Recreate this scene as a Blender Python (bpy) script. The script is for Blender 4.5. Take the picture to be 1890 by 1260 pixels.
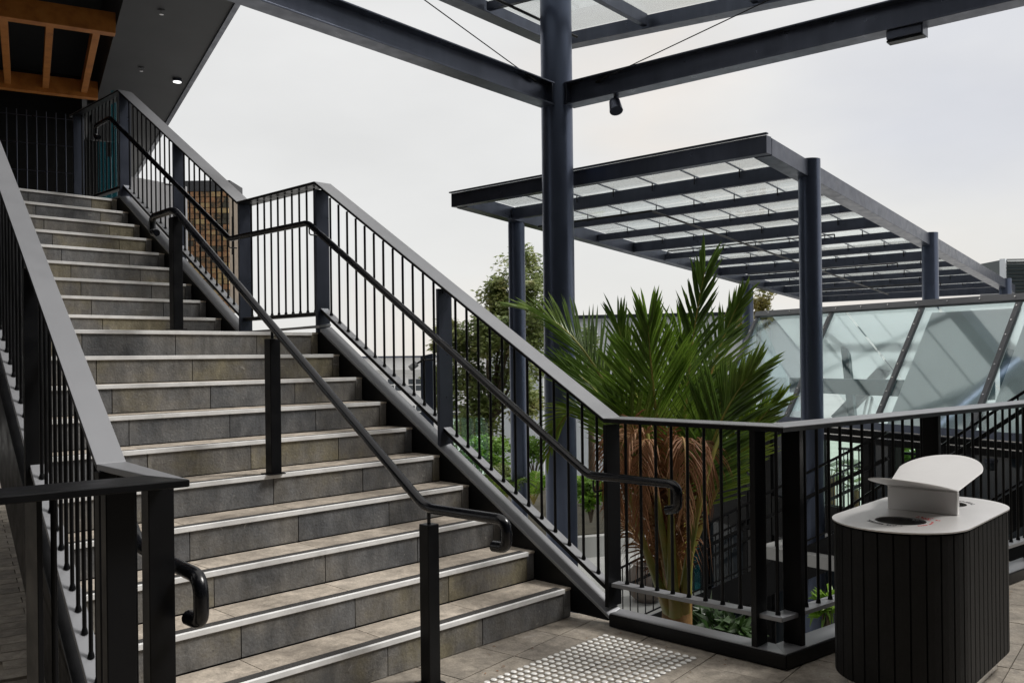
import bpy, bmesh, math, random
from mathutils import Vector, Matrix
random.seed(7)
R = math.radians
scn = bpy.context.scene
for o in list(bpy.data.objects):
    bpy.data.objects.remove(o)
COL = scn.collection

# ------------------------------------------------------------------ camera
# world frame: x across the stair, y up the stair, z up (metres)
CAM = Vector((-3.844, -3.389, 1.502))
YAW, ROLL, FPX, PW, PH, OY = 0.7927, -0.0118, 1656.8, 1890.0, 1260.0, 26.7
fw = Vector((math.sin(YAW), math.cos(YAW), 0))
r0 = Vector((math.cos(YAW), -math.sin(YAW), 0))
u0 = Vector((0, 0, 1))
rt = r0 * math.cos(ROLL) + u0 * math.sin(ROLL)
up = u0 * math.cos(ROLL) - r0 * math.sin(ROLL)
cam = bpy.data.cameras.new("camera")
cam.sensor_width = 36.0
cam.lens = FPX / PW * 36.0
cam.shift_y = OY / PW
cam.clip_start, cam.clip_end = 0.05, 2000
co = bpy.data.objects.new("camera", cam)
COL.objects.link(co)
mm = Matrix((rt, up, -fw)).transposed().to_4x4()
mm.translation = CAM
co.matrix_world = mm
scn.camera = co

# ------------------------------------------------------------------ sky, sun, exposure
SUN_EL, SUN_AZ = 52.0, 128.0        # azimuth from +y towards +x
world = bpy.data.worlds.new("World")
scn.world = world
world.use_nodes = True
nt = world.node_tree
for n in list(nt.nodes):
    nt.nodes.remove(n)
out = nt.nodes.new("ShaderNodeOutputWorld")
bg = nt.nodes.new("ShaderNodeBackground")
bg.inputs[1].default_value = 0.10
sky = nt.nodes.new("ShaderNodeTexSky")
sky.sky_type = 'NISHITA'
sky.sun_disc = False
sky.sun_elevation = R(SUN_EL)
sky.sun_rotation = R(SUN_AZ)
sky.air_density, sky.dust_density, sky.ozone_density = 1.0, 2.5, 1.0
tc = nt.nodes.new("ShaderNodeTexCoord")
mp = nt.nodes.new("ShaderNodeMapping")
mp.inputs['Scale'].default_value = (1.0, 1.0, 2.6)
mp.inputs['Location'].default_value = (0.35, 0.1, 0.2)
mp.inputs['Rotation'].default_value = (0, 0, R(17))
nz = nt.nodes.new("ShaderNodeTexNoise")
nz.inputs['Scale'].default_value = 1.15
nz.inputs['Detail'].default_value = 5
nz.inputs['Roughness'].default_value = 0.45
rmp = nt.nodes.new("ShaderNodeValToRGB")
e = rmp.color_ramp.elements
e[0].position, e[0].color = 0.30, (3.45, 3.47, 3.62, 1)
e[1].position, e[1].color = 0.56, (4.2, 4.16, 4.06, 1)
e2 = e.new(0.41); e2.color = (4.05, 3.98, 3.86, 1)
e3 = e.new(0.48); e3.color = (4.35, 4.10, 3.80, 1)
mx = nt.nodes.new("ShaderNodeMix")
mx.data_type = 'RGBA'
mx.inputs['Factor'].default_value = 0.93
L = nt.links.new
L(tc.outputs['Generated'], mp.inputs['Vector']); L(mp.outputs[0], nz.inputs['Vector'])
L(nz.outputs['Fac'], rmp.inputs['Fac'])
nz2 = nt.nodes.new("ShaderNodeTexNoise")
nz2.inputs['Scale'].default_value, nz2.inputs['Detail'].default_value, nz2.inputs['Roughness'].default_value = 3.2, 6, .5
mr2 = nt.nodes.new("ShaderNodeMapRange")
mr2.inputs['From Min'].default_value, mr2.inputs['From Max'].default_value = .3, .7
mr2.inputs['To Min'].default_value, mr2.inputs['To Max'].default_value = .93, 1.05
ml = nt.nodes.new("ShaderNodeMix"); ml.data_type = 'RGBA'; ml.blend_type = 'MULTIPLY'; ml.inputs['Factor'].default_value = 1
L(mp.outputs[0], nz2.inputs['Vector']); L(nz2.outputs['Fac'], mr2.inputs['Value'])
L(rmp.outputs[0], ml.inputs['A']); L(mr2.outputs[0], ml.inputs['B'])
L(sky.outputs[0], mx.inputs['A']); L(ml.outputs['Result'], mx.inputs['B'])
L(mx.outputs['Result'], bg.inputs[0]); L(bg.outputs[0], out.inputs[0])
sl = bpy.data.lights.new("sun", 'SUN')
sl.energy, sl.angle, sl.color = 1.5, R(16), (1.0, 0.97, 0.93)
so = bpy.data.objects.new("sun", sl)
COL.objects.link(so)
sd = Vector((math.cos(R(SUN_EL)) * math.sin(R(SUN_AZ)), math.cos(R(SUN_EL)) * math.cos(R(SUN_AZ)), math.sin(R(SUN_EL))))
so.rotation_euler = sd.to_track_quat('Z', 'Y').to_euler()
so.location = sd * 40
vs = scn.view_settings
vs.view_transform, vs.look, vs.gamma, vs.exposure = 'Standard', 'None', 1.0, 1.0
vs.use_curve_mapping = False

# ------------------------------------------------------------------ helpers
def ray(px, py):
    return rt * ((px - 945) / FPX) + up * ((630 + OY - py) / FPX) + fw
def at(px, py, Z):                      # point seen at a picture position, Z metres in front of the camera
    return CAM + ray(px, py) * Z

def new_mat(name, base=(.5, .5, .5), rough=.5, metal=0.0, spec=.5, var=0.0, vscale=6.0, bump=0.0, bscale=40.0, rvar=0.0, cols=None, rand=0.0, coat=0.0, vmap=None):
    m = bpy.data.materials.new(name)
    m.use_nodes = True
    t = m.node_tree
    b = t.nodes["Principled BSDF"]
    b.inputs['Base Color'].default_value = (*base, 1)
    b.inputs['Roughness'].default_value = rough
    b.inputs['Metallic'].default_value = metal
    b.inputs['Specular IOR Level'].default_value = spec
    b.inputs['Coat Weight'].default_value = coat
    k = t.links.new
    geo = t.nodes.new("ShaderNodeNewGeometry")
    if var or cols or rand:
        n = t.nodes.new("ShaderNodeTexNoise")
        n.inputs['Scale'].default_value = vscale
        n.inputs['Detail'].default_value = 7
        n.inputs['Roughness'].default_value = .62
        if vmap:
            vm = t.nodes.new("ShaderNodeMapping"); vm.inputs['Scale'].default_value = vmap
            k(geo.outputs['Position'], vm.inputs['Vector']); k(vm.outputs[0], n.inputs['Vector'])
        else:
            k(geo.outputs['Position'], n.inputs['Vector'])
        rr = t.nodes.new("ShaderNodeValToRGB")
        cs = cols or [tuple(c * (1 - var) for c in base), tuple(c * (1 + var) for c in base)]
        el = rr.color_ramp.elements
        lo, hi = .28, .72
        el[0].position, el[0].color = lo, (*cs[0], 1)
        el[1].position, el[1].color = hi, (*cs[-1], 1)
        for i, c in enumerate(cs[1:-1]):
            x = el.new(lo + (hi - lo) * (i + 1) / (len(cs) - 1)); x.color = (*c, 1)
        fac = n.outputs['Fac']
        if rand:
            oi = t.nodes.new("ShaderNodeObjectInfo")
            m1 = t.nodes.new("ShaderNodeMath"); m1.operation = 'MULTIPLY_ADD'
            m1.inputs[1].default_value = rand; m1.inputs[2].default_value = -rand / 2
            k(oi.outputs['Random'], m1.inputs[0])
            m2 = t.nodes.new("ShaderNodeMath"); m2.operation = 'ADD'
            k(fac, m2.inputs[0]); k(m1.outputs[0], m2.inputs[1])
            fac = m2.outputs[0]
        k(fac, rr.inputs['Fac'])
        k(rr.outputs['Color'], b.inputs['Base Color'])
    if rvar:
        n2 = t.nodes.new("ShaderNodeTexNoise")
        n2.inputs['Scale'].default_value = 9
        n2.inputs['Detail'].default_value = 6
        k(geo.outputs['Position'], n2.inputs['Vector'])
        mr = t.nodes.new("ShaderNodeMapRange")
        mr.inputs['From Min'].default_value, mr.inputs['From Max'].default_value = .3, .7
        mr.inputs['To Min'].default_value, mr.inputs['To Max'].default_value = rough - rvar, rough + rvar
        k(n2.outputs['Fac'], mr.inputs['Value']); k(mr.outputs[0], b.inputs['Roughness'])
    if bump:
        n3 = t.nodes.new("ShaderNodeTexNoise")
        n3.inputs['Scale'].default_value = bscale
        n3.inputs['Detail'].default_value = 6
        k(geo.outputs['Position'], n3.inputs['Vector'])
        bp = t.nodes.new("ShaderNodeBump")
        bp.inputs['Strength'].default_value = bump
        bp.inputs['Distance'].default_value = .01
        k(n3.outputs['Fac'], bp.inputs['Height']); k(bp.outputs[0], b.inputs['Normal'])
    return m

def stone_mat(name, cols, rough, spots=.5, zs=.55):
    """weathered stone tile: tone by tile, cloudy stains, streaks, pale scuffs and dark marks"""
    m = new_mat(name, rough=rough, cols=cols, rand=.32, vscale=2.6, rvar=.14, bump=.35, bscale=70)
    t = m.node_tree; k = t.links.new
    b = t.nodes["Principled BSDF"]
    src = b.inputs['Base Color'].links[0].from_socket
    geo = t.nodes.new("ShaderNodeNewGeometry")
    oi = t.nodes.new("ShaderNodeObjectInfo")
    sh = t.nodes.new("ShaderNodeVectorMath"); sh.operation = 'SCALE'; sh.inputs[0].default_value = (31.0, 17.0, 23.0)
    k(oi.outputs['Random'], sh.inputs['Scale'])
    ad = t.nodes.new("ShaderNodeVectorMath"); ad.operation = 'ADD'
    k(geo.outputs['Position'], ad.inputs[0]); k(sh.outputs[0], ad.inputs[1])
    def noise(scale, detail, rgh, mscale=(1, 1, 1), dist=0.0):
        mp = t.nodes.new("ShaderNodeMapping"); mp.inputs['Scale'].default_value = mscale
        k(ad.outputs[0], mp.inputs['Vector'])
        n = t.nodes.new("ShaderNodeTexNoise")
        n.inputs['Scale'].default_value, n.inputs['Detail'].default_value, n.inputs['Roughness'].default_value = scale, detail, rgh
        n.inputs['Distortion'].default_value = dist
        k(mp.outputs[0], n.inputs['Vector']); return n.outputs['Fac']
    def rng(v, a0, a1, b0, b1):
        r = t.nodes.new("ShaderNodeMapRange")
        for nm, x in zip(('From Min', 'From Max', 'To Min', 'To Max'), (a0, a1, b0, b1)): r.inputs[nm].default_value = x
        k(v, r.inputs['Value']); return r.outputs[0]
    def mul(col, f):
        u = t.nodes.new("ShaderNodeMix"); u.data_type = 'RGBA'; u.blend_type = 'MULTIPLY'; u.inputs['Factor'].default_value = 1
        k(col, u.inputs['A']); k(f, u.inputs['B']); return u.outputs['Result']
    def over(col, f, c):
        u = t.nodes.new("ShaderNodeMix"); u.data_type = 'RGBA'; u.inputs['B'].default_value = (*c, 1)
        k(f, u.inputs['Factor']); k(col, u.inputs['A']); return u.outputs['Result']
    c = mul(src, rng(noise(9, 10, .72, (1, 1, zs), .6), .3, .7, .60, 1.36))
    c = mul(c, rng(noise(95, 5, .7), .3, .7, .82, 1.16))
    c = mul(c, rng(noise(16, 5, .6, (1, 1, .16), .2), .33, .62, .80, 1.10))          # soft vertical runs
    c = over(c, rng(noise(7, 8, .66, (1, 1, 1), 1.6), .60, .74, 0, .45), tuple(x * .42 for x in cols[0]))
    c = over(c, rng(noise(24, 5, .6, (1, 1, .8), .8), .655, .73, 0, spots), (.46, .44, .41))
    c = over(c, rng(noise(38, 3, .5, (.22, .22, 1.6), .5), .70, .76, 0, spots * .8), (.50, .48, .45))  # scuffs
    k(c, b.inputs['Base Color'])
    return m

def leaf_mat(name, cols, trans=.35, rough=.45, vscale=2.5):
    m = new_mat(name, rough=rough, cols=cols, vscale=vscale, rand=.15)
    t = m.node_tree; k = t.links.new
    b = t.nodes["Principled BSDF"]
    src = b.inputs['Base Color'].links[0].from_socket
    tr = t.nodes.new("ShaderNodeBsdfTranslucent")
    k(src, tr.inputs['Color'])
    ms = t.nodes.new("ShaderNodeMixShader"); ms.inputs[0].default_value = trans
    o = [n for n in t.nodes if n.type == 'OUTPUT_MATERIAL'][0]
    k(b.outputs[0], ms.inputs[1]); k(tr.outputs[0], ms.inputs[2]); k(ms.outputs[0], o.inputs['Surface'])
    return m

def glass_mat(name, tint, reflect=.06, rough=.02, milky=0.0, milk=(.8, .82, .8)):
    m = bpy.data.materials.new(name)
    m.use_nodes = True
    t = m.node_tree; k = t.links.new
    for n in list(t.nodes):
        t.nodes.remove(n)
    o = t.nodes.new("ShaderNodeOutputMaterial")
    tr = t.nodes.new("ShaderNodeBsdfTransparent"); tr.inputs[0].default_value = (*tint, 1)
    gl = t.nodes.new("ShaderNodeBsdfGlossy"); gl.inputs['Roughness'].default_value = rough
    gl.inputs['Color'].default_value = (.88, .96, 1.0, 1)
    fr = t.nodes.new("ShaderNodeLayerWeight"); fr.inputs['Blend'].default_value = .5
    pw_ = t.nodes.new("ShaderNodeMath"); pw_.operation = 'POWER'; pw_.inputs[1].default_value = 4.0
    k(fr.outputs['Facing'], pw_.inputs[0])
    ad = t.nodes.new("ShaderNodeMath"); ad.operation = 'MULTIPLY_ADD'; ad.use_clamp = True
    ad.inputs[1].default_value = .9; ad.inputs[2].default_value = reflect
    k(pw_.outputs[0], ad.inputs[0])
    ms = t.nodes.new("ShaderNodeMixShader")
    k(ad.outputs[0], ms.inputs[0]); k(tr.outputs[0], ms.inputs[1]); k(gl.outputs[0], ms.inputs[2])
    last = ms
    if milky:
        tl = t.nodes.new("ShaderNodeBsdfTranslucent"); tl.inputs[0].default_value = (*milk, 1)
        df = t.nodes.new("ShaderNodeBsdfDiffuse"); df.inputs[0].default_value = (*milk, 1)
        a = t.nodes.new("ShaderNodeMixShader"); a.inputs[0].default_value = .35
        k(tl.outputs[0], a.inputs[1]); k(df.outputs[0], a.inputs[2])
        q = t.nodes.new("ShaderNodeMixShader"); q.inputs[0].default_value = milky
        k(ms.outputs[0], q.inputs[1]); k(a.outputs[0], q.inputs[2])
        last = q
    k(last.outputs[0], o.inputs['Surface'])
    return m

M = {}
M['steel'] = new_mat("charcoal_metallic_paint", (.078, .088, .118), .34, metal=.75, var=.20, vscale=4, vmap=(1, 1, .18), rvar=.07, bump=.04, bscale=120)
M['steel_black'] = new_mat("black_painted_steel", (.0045, .0048, .0058), .38, spec=.22, var=.3, vscale=3, rvar=.10)
M['rail_black'] = new_mat("gloss_black_handrail", (.0045, .005, .007), .22, var=.3, vscale=8, rvar=.08)
M['cap'] = new_mat("sky_lit_steel_paint", (.27, .276, .292), .37, metal=.30, var=.04, vscale=2, rvar=.04)  # steel paint again, lighter: sky light on upward faces put into the colour
M['column'] = new_mat("blue_grey_painted_column", (.092, .112, .165), .33, metal=.7, var=.10, vscale=3, vmap=(1, 1, .08), rvar=.05)
M['riser'] = stone_mat("bluestone_riser", [(.105, .110, .118), (.150, .151, .152), (.180, .171, .156), (.210, .188, .128)], .55, .45)
M['tread'] = stone_mat("dusty_stone_tread", [(.33, .285, .235), (.43, .375, .31), (.50, .44, .37)], .62, .25)
M['floor'] = stone_mat("stone_floor_tile", [(.22, .195, .165), (.29, .255, .21), (.35, .31, .26)], .60, .2)
M['paver'] = stone_mat("small_stone_paver", [(.22, .195, .165), (.30, .265, .22), (.38, .34, .29)], .6, .2)
M['grout'] = new_mat("dark_grout", (.05, .046, .042), .9, var=.3)
M['alu'] = new_mat("aluminium_nosing", (.84, .84, .83), .48, metal=.0, var=.16, vscale=7, rvar=.1)
M['grit'] = new_mat("grit_insert", (.055, .052, .050), .85, var=.5, vscale=160, bump=.8, bscale=300)
M['stud'] = new_mat("steel_stud", (.84, .83, .80), .42, metal=.2, var=.18, vscale=30)
M['stainless'] = new_mat("brushed_stainless", (.82, .81, .80), .27, metal=1.0, var=.03, vscale=5, rvar=.02)
M['satin'] = new_mat('satin_steel_sheet', (.70, .69, .68), .42, metal=.75, var=.04, vscale=4)
M['binslat'] = new_mat("black_stained_slat", (.0055, .0058, .0065), .55, spec=.25, var=.35, vscale=9, bump=.15, bscale=60)
M['hole'] = new_mat("dark_opening", (.003, .003, .003), .9)
M['print_dark'] = new_mat("dark_print", (.10, .10, .11), .6)
M['print_red'] = new_mat("red_print", (.55, .06, .06), .6)
M['print_pink'] = new_mat("pink_sign_outline", (.75, .35, .38), .6)
M['concrete'] = new_mat("pale_concrete", (.46, .46, .45), .8, var=.14, vscale=.7)
M['soil'] = new_mat("garden_soil", (.05, .045, .03), .9, var=.4, vscale=2)
M['white'] = new_mat("white_painted_wall", (.72, .72, .72), .7, var=.06, vscale=1)
M['palewall'] = new_mat("pale_blue_grey_cladding", (.70, .745, .79), .6, var=.05, vscale=.6)
M['greywall'] = new_mat("mid_grey_boards", (.30, .30, .31), .7, var=.1, vscale=1)
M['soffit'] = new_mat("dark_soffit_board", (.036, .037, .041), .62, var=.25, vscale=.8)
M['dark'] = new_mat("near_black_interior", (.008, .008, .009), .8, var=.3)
M['timber'] = new_mat("orange_timber", (.42, .155, .030), .55, cols=[(.26, .085, .012), (.40, .14, .022), (.47, .185, .038)], vscale=5, bump=.1)
M['brick'] = new_mat("mixed_brick", (.3, .2, .1), .85, cols=[(.055, .050, .035), (.20, .12, .06), (.30, .15, .075), (.34, .25, .12)], rand=.75, vscale=9, bump=.3)
M['mortar'] = new_mat("brick_mortar", (.16, .13, .10), .9, var=.2)
M['pane_dark'] = new_mat("dark_window_pane", (.03, .04, .05), .12)
M['glass'] = glass_mat("teal_tinted_glass", (.90, .955, .955), .15, rough=.06)
M['glassdark'] = glass_mat("deep_teal_glass", (.22, .55, .58), .04, milky=.25, milk=(.10, .30, .36))
M['glassroof'] = glass_mat("frosted_roof_glass", (.95, .96, .955), .02, milky=.14, milk=(.85, .87, .85))
M['milk'] = glass_mat("milky_glazing", (.8, .85, .84), .02, milky=.75, milk=(.88, .90, .91))
M['barsteel'] = new_mat('mid_grey_glazing_bar', (.16, .165, .175), .4, metal=.3, var=.08)
M['glassgreen'] = glass_mat("green_edge_glass", (.84, .95, .89), .03)
M['palm'] = leaf_mat("palm_green", [(.045, .085, .018), (.115, .195, .034), (.28, .38, .075)], .42, .32)
M['palm_bright'] = leaf_mat("palm_bright_green", [(.07, .14, .02), (.17, .29, .036), (.36, .50, .08)], .45, .36)
M['palm_yellow'] = leaf_mat("palm_yellow_green", [(.08, .13, .015), (.18, .27, .03), (.32, .33, .06)], .35, .42)
M['palm_dead'] = leaf_mat("dry_brown_frond", [(.13, .055, .022), (.27, .12, .05), (.46, .28, .15)], .22, .65)
M['rachis'] = new_mat("palm_midrib", (.22, .24, .05), .45, cols=[(.13, .17, .03), (.26, .25, .05), (.34, .22, .06)], vscale=6)
M['palmtrunk'] = new_mat("palm_trunk", (.25, .15, .05), .7, cols=[(.10, .06, .02), (.28, .15, .05), (.36, .26, .09)], vscale=7, bump=.4)
M['leaf'] = leaf_mat("tree_leaf", [(.075, .125, .035), (.16, .22, .065), (.26, .31, .095), (.34, .30, .12)], .38, .45, 1.6)
M['leaf_yellow'] = leaf_mat("yellow_tree_leaf", [(.10, .12, .02), (.22, .20, .04), (.30, .24, .06)], .35, .5, 1.5)
M['shrub'] = leaf_mat("shrub_leaf", [(.08, .17, .018), (.17, .32, .03), (.32, .48, .06)], .40, .45, 1.8)
M['darkleaf'] = leaf_mat('dark_broad_leaf', [(.012, .035, .008), (.03, .07, .014), (.06, .12, .03)], .2, .4)
M['bark'] = new_mat("tree_bark", (.10, .075, .05), .9, var=.4, vscale=8, bump=.4)
M['pot'] = new_mat("clay_grey_urn", (.19, .16, .14), .7, var=.15, vscale=4)
M['lamp'] = new_mat("white_lamp", (.9, .9, .9), .4)
M['lamp'].node_tree.nodes["Principled BSDF"].inputs['Emission Color'].default_value = (1, 1, 1, 1)
M['lamp'].node_tree.nodes["Principled BSDF"].inputs['Emission Strength'].default_value = 1.2
M['louvre'] = new_mat("dark_green_louvre", (.03, .045, .05), .4, var=.1)
M['skin'] = new_mat("chair_wire", (.12, .12, .12), .5)

def nrm(a):
    return Vector(a).normalized()

class MB:
    def __init__(s):
        s.v, s.f = [], []
    def add(s, vs, fs):
        o = len(s.v)
        s.v += [tuple(p) for p in vs]
        s.f += [tuple(i + o for i in f) for f in fs]
        return s
    def frame(s, c, ax, ay, az, hx, hy, hz):
        c = Vector(c)
        P = [c + ax * (hx * i) + ay * (hy * j) + az * (hz * k) for k in (-1, 1) for j in (-1, 1) for i in (-1, 1)]
        return s.add(P, [(0, 2, 3, 1), (4, 5, 7, 6), (0, 1, 5, 4), (2, 6, 7, 3), (0, 4, 6, 2), (1, 3, 7, 5)])
    def box(s, x0, x1, y0, y1, z0, z1):
        return s.frame(((x0 + x1) / 2, (y0 + y1) / 2, (z0 + z1) / 2), Vector((1, 0, 0)), Vector((0, 1, 0)), Vector((0, 0, 1)), (x1 - x0) / 2, (y1 - y0) / 2, (z1 - z0) / 2)
    def bar(s, a, b, w, h, upv=(0, 0, 1), side=None):
        """box from a to b; w across, h in the up direction, centred"""
        a, b = Vector(a), Vector(b)
        d = (b - a).normalized()
        sd_ = Vector(side) if side is not None else d.cross(Vector(upv))
        sd_ = (sd_ - d * sd_.dot(d)).normalized()
        uu = sd_.cross(d).normalized()
        return s.frame((a + b) / 2, d, sd_, uu, (b - a).length / 2, w / 2, h / 2)
    def sheet(s, quad, t, nv):
        """quad polygon thickened by t against nv"""
        nv = Vector(nv).normalized() * t
        n = len(quad)
        top = [Vector(p) for p in quad]; bot = [p - nv for p in top]
        fs = [tuple(range(n)), tuple(range(2 * n - 1, n - 1, -1))] + [(i, n + i, n + (i + 1) % n, (i + 1) % n) for i in range(n)]
        return s.add(top + bot, fs)
    def prism(s, poly, z0, z1):
        return s.sheet([(p[0], p[1], z1) for p in poly], z1 - z0, (0, 0, 1))
    def tube(s, pts, rad, n=10, cap=True):
        pts = [Vector(p) for p in pts]
        rs = rad if isinstance(rad, (list, tuple)) else [rad] * len(pts)
        ref = None; rings = []
        for i, p in enumerate(pts):
            if i == 0: d = pts[1] - p
            elif i == len(pts) - 1: d = p - pts[-2]
            else: d = (pts[i + 1] - p).normalized() + (p - pts[i - 1]).normalized()
            d.normalize()
            if ref is None:
                ref = Vector((0, 0, 1)) if abs(d.z) < .9 else Vector((1, 0, 0))
            a = (ref - d * ref.dot(d)).normalized(); b = d.cross(a); ref = a
            sc = 1.0
            rings.append([p + (a * math.cos(2 * math.pi * k / n) + b * math.sin(2 * math.pi * k / n)) * rs[i] for k in range(n)])
        vs_ = [q for r_ in rings for q in r_]
        fs = []
        for i in range(len(pts) - 1):
            for k in range(n):
                fs.append((i * n + k, i * n + (k + 1) % n, (i + 1) * n + (k + 1) % n, (i + 1) * n + k))
        if cap:
            fs += [tuple(range(n - 1, -1, -1)), tuple((len(pts) - 1) * n + k for k in range(n))]
        return s.add(vs_, fs)
    def lathe(s, prof, c, n=24):
        c = Vector(c); vs_ = []; fs = []
        for r_, z in prof:
            vs_ += [c + Vector((r_ * math.cos(2 * math.pi * k / n), r_ * math.sin(2 * math.pi * k / n), z)) for k in range(n)]
        for i in range(len(prof) - 1):
            for k in range(n):
                fs.append((i * n + k, i * n + (k + 1) % n, (i + 1) * n + (k + 1) % n, (i + 1) * n + k))
        fs += [tuple(range(n - 1, -1, -1)), tuple((len(prof) - 1) * n + k for k in range(n))]
        return s.add(vs_, fs)
    def mesh(s, name, mat, smooth=None, fix=True):
        me = bpy.data.meshes.new(name)
        me.from_pydata(s.v, [], s.f)
        if fix:
            bm = bmesh.new(); bm.from_mesh(me)
            bmesh.ops.recalc_face_normals(bm, faces=bm.faces)
            bm.to_mesh(me); bm.free()
        me.materials.append(M[mat])
        if smooth is not None:
            me.shade_smooth()
            try: me.set_sharp_from_angle(angle=R(smooth))
            except Exception: pass
        return me
    def build(s, name, mat, parent=None, smooth=None, bevel=0, fix=True, loc=None):
        o = bpy.data.objects.new(name, s.mesh(name, mat, smooth, fix))
        COL.objects.link(o)
        if loc is not None: o.location = loc
        if parent is not None: attach(o, parent)
        if bevel:
            b = o.modifiers.new("bevel", 'BEVEL'); b.width = bevel; b.segments = 2; b.limit_method = 'ANGLE'; b.angle_limit = R(40)
        return o

def attach(o, parent):
    o.parent = parent
    o.matrix_parent_inverse = wm(parent).inverted()
def wm(o):
    m = Matrix.LocRotScale(o.location, o.rotation_euler, o.scale)
    if o.parent: m = wm(o.parent) @ o.matrix_parent_inverse @ m
    return m
def link_obj(name, me, parent=None, loc=(0, 0, 0), rz=0, scale=(1, 1, 1), rot=None):
    o = bpy.data.objects.new(name, me)
    COL.objects.link(o)
    o.location = loc; o.scale = scale
    o.rotation_euler = rot if rot is not None else (0, 0, rz)
    if parent is not None: attach(o, parent)
    return o
def thing(name, label, cat, loc=(0, 0, 0), group=None):
    o = bpy.data.objects.new(name, None)
    COL.objects.link(o); o.location = loc
    o.empty_display_size = .2
    return tag(o, label, cat, group)
def tag(o, label, cat, group=None):
    o['label'] = label; o['category'] = cat
    if group: o['group'] = group
    return o
def struct(o):
    o['kind'] = 'structure'; return o
def stuff(o):
    o['kind'] = 'stuff'; return o

def arc_pts(c, a, b, r, a0, a1, n=8):
    c, a, b = Vector(c), Vector(a), Vector(b)
    return [c + (a * math.cos(R(a0 + (a1 - a0) * i / n)) + b * math.sin(R(a0 + (a1 - a0) * i / n))) * r for i in range(n + 1)]
def fillet(pts, r, n=5):
    """round the corners of a polyline"""
    pts = [Vector(p) for p in pts]; o = [pts[0]]
    for i in range(1, len(pts) - 1):
        p, a, b = pts[i], pts[i - 1], pts[i + 1]
        rr = min(r, (a - p).length * .45, (b - p).length * .45)
        p0 = p + (a - p).normalized() * rr; p1 = p + (b - p).normalized() * rr
        for k in range(n + 1):
            t = k / n
            o.append(p0 * (1 - t) ** 2 + p * 2 * t * (1 - t) + p1 * t * t)
    o.append(pts[-1]); return o

# shared meshes
rod = MB().tube([(0, 0, 0), (0, 0, 1)], 1, 8).mesh("baluster", 'steel_black', 60)
rod_blue = MB().tube([(0, 0, 0), (0, 0, 1)], 1, 8).mesh("baluster", 'steel', 60)
collar = MB().tube([(0, 0, 0), (0, 0, .4), (0, 0, 1)], [1.3, 1.2, .85], 8).mesh("collar", 'steel_black', 40)
def baluster(parent, p, h, rad=.0085, mesh=None, col=True):
    b = link_obj("baluster", mesh or rod, parent, p, 0, (rad, rad, h))
    if col:
        link_obj("collar", collar, b, Vector(p), 0, (rad * 1.25, rad * 1.25, .022))
    return b

# ------------------------------------------------------------------ stair geometry numbers
H, RUN, LD = .17, .28447, 1.5423
NS = 19
def yn(i):
    return (i - 1) * RUN if i <= 10 else 9 * RUN + LD + (i - 11) * RUN
def zn(i): return i * H
SLOPE = H / RUN
Y10, Y11, Y19 = yn(10), yn(11), yn(19)
def pitch(y):                         # nosing line height along the stair
    if y <= 0: return H
    if y <= Y10: return H + SLOPE * y
    if y <= Y11 - RUN: return zn(10)
    if y <= Y19: return zn(10) + SLOPE * (y - (Y11 - RUN))
    return zn(19)
def xleft(y): return -2.60 + .148 * (min(y, 3.4) + .22)

# ------------------------------------------------------------------ ground and floors (setting)
LOW = -3.6
g = MB().box(-250, 250, -60, 420, LOW - 1, LOW).build("ground", 'concrete')
struct(g)
GA = R(7.4)                          # the paving grid is turned against the stair
ga = Vector((math.cos(GA), math.sin(GA), 0)); gb = Vector((-math.sin(GA), math.cos(GA), 0))
GD = nrm((2.69, -.33, 0))            # direction of the second guard rail
def guard2(s, off=0):                # point on the guard line, s metres from the corner
    return Vector((.12, -1.27, 0)) + GD * s + Vector((-GD.y, GD.x, 0)) * off
# deck slab outline (top just under the tiles)
pe = guard2(9, .1)
slab_poly = [(-12, -10), (10, -10), (pe.x, pe.y), (guard2(0, .1).x, guard2(0, .1).y), (.16, .4), (.16, 3.0), (.4, 14), (-12, 14)]
fl = MB().prism(slab_poly, -.42, -.016).build("deck_floor", 'floor')
struct(fl)
MB().prism([(-4.2, -1.8), (1.0, -6.2), (3.6, -4.6), (guard2(4.6, .0).x, guard2(4.6, .0).y), (guard2(0, .03).x, guard2(0, .03).y), (.11, .02), (-2.9, .02)], -.0155, -.0145).build("grout_bed", 'grout', fl)
def inside(p, x1=.07):
    n = Vector((-GD.y, GD.x, 0))
    return (p.x < x1 and p.y < .02) or ((p - Vector((.12, -1.27, 0))).dot(n) < -.02 and p.y < .02)
TS = .405
tile_me = MB().box(-TS / 2 + .0028, TS / 2 - .0028, -TS / 2 + .0028, TS / 2 - .0028, -.014, 0).mesh("floor_tile", 'floor')
n_t = 0
for i in range(-14, 16):
    for j in range(-17, 4):
        c = Vector((-.24, -.17, 0)) + ga * ((i + .5) * TS) + gb * ((j + .5) * TS)
        d = c - CAM
        Z = d.dot(fw); X = d.dot(r0)
        if Z < 1.2 or Z > 7 or X < -2.0 or X > 5.6: continue
        if c.y > .12 or not (c.x < .2 or (c - guard2(0)).dot(Vector((-GD.y, GD.x, 0))) < .1): continue
        t = link_obj("floor_tile", tile_me, fl, (c.x, c.y, -.001 + random.uniform(-.0012, .0012)), GA)
        t.rotation_euler = (random.uniform(-.002, .002), random.uniform(-.002, .002), GA)
        n_t += 1
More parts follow.
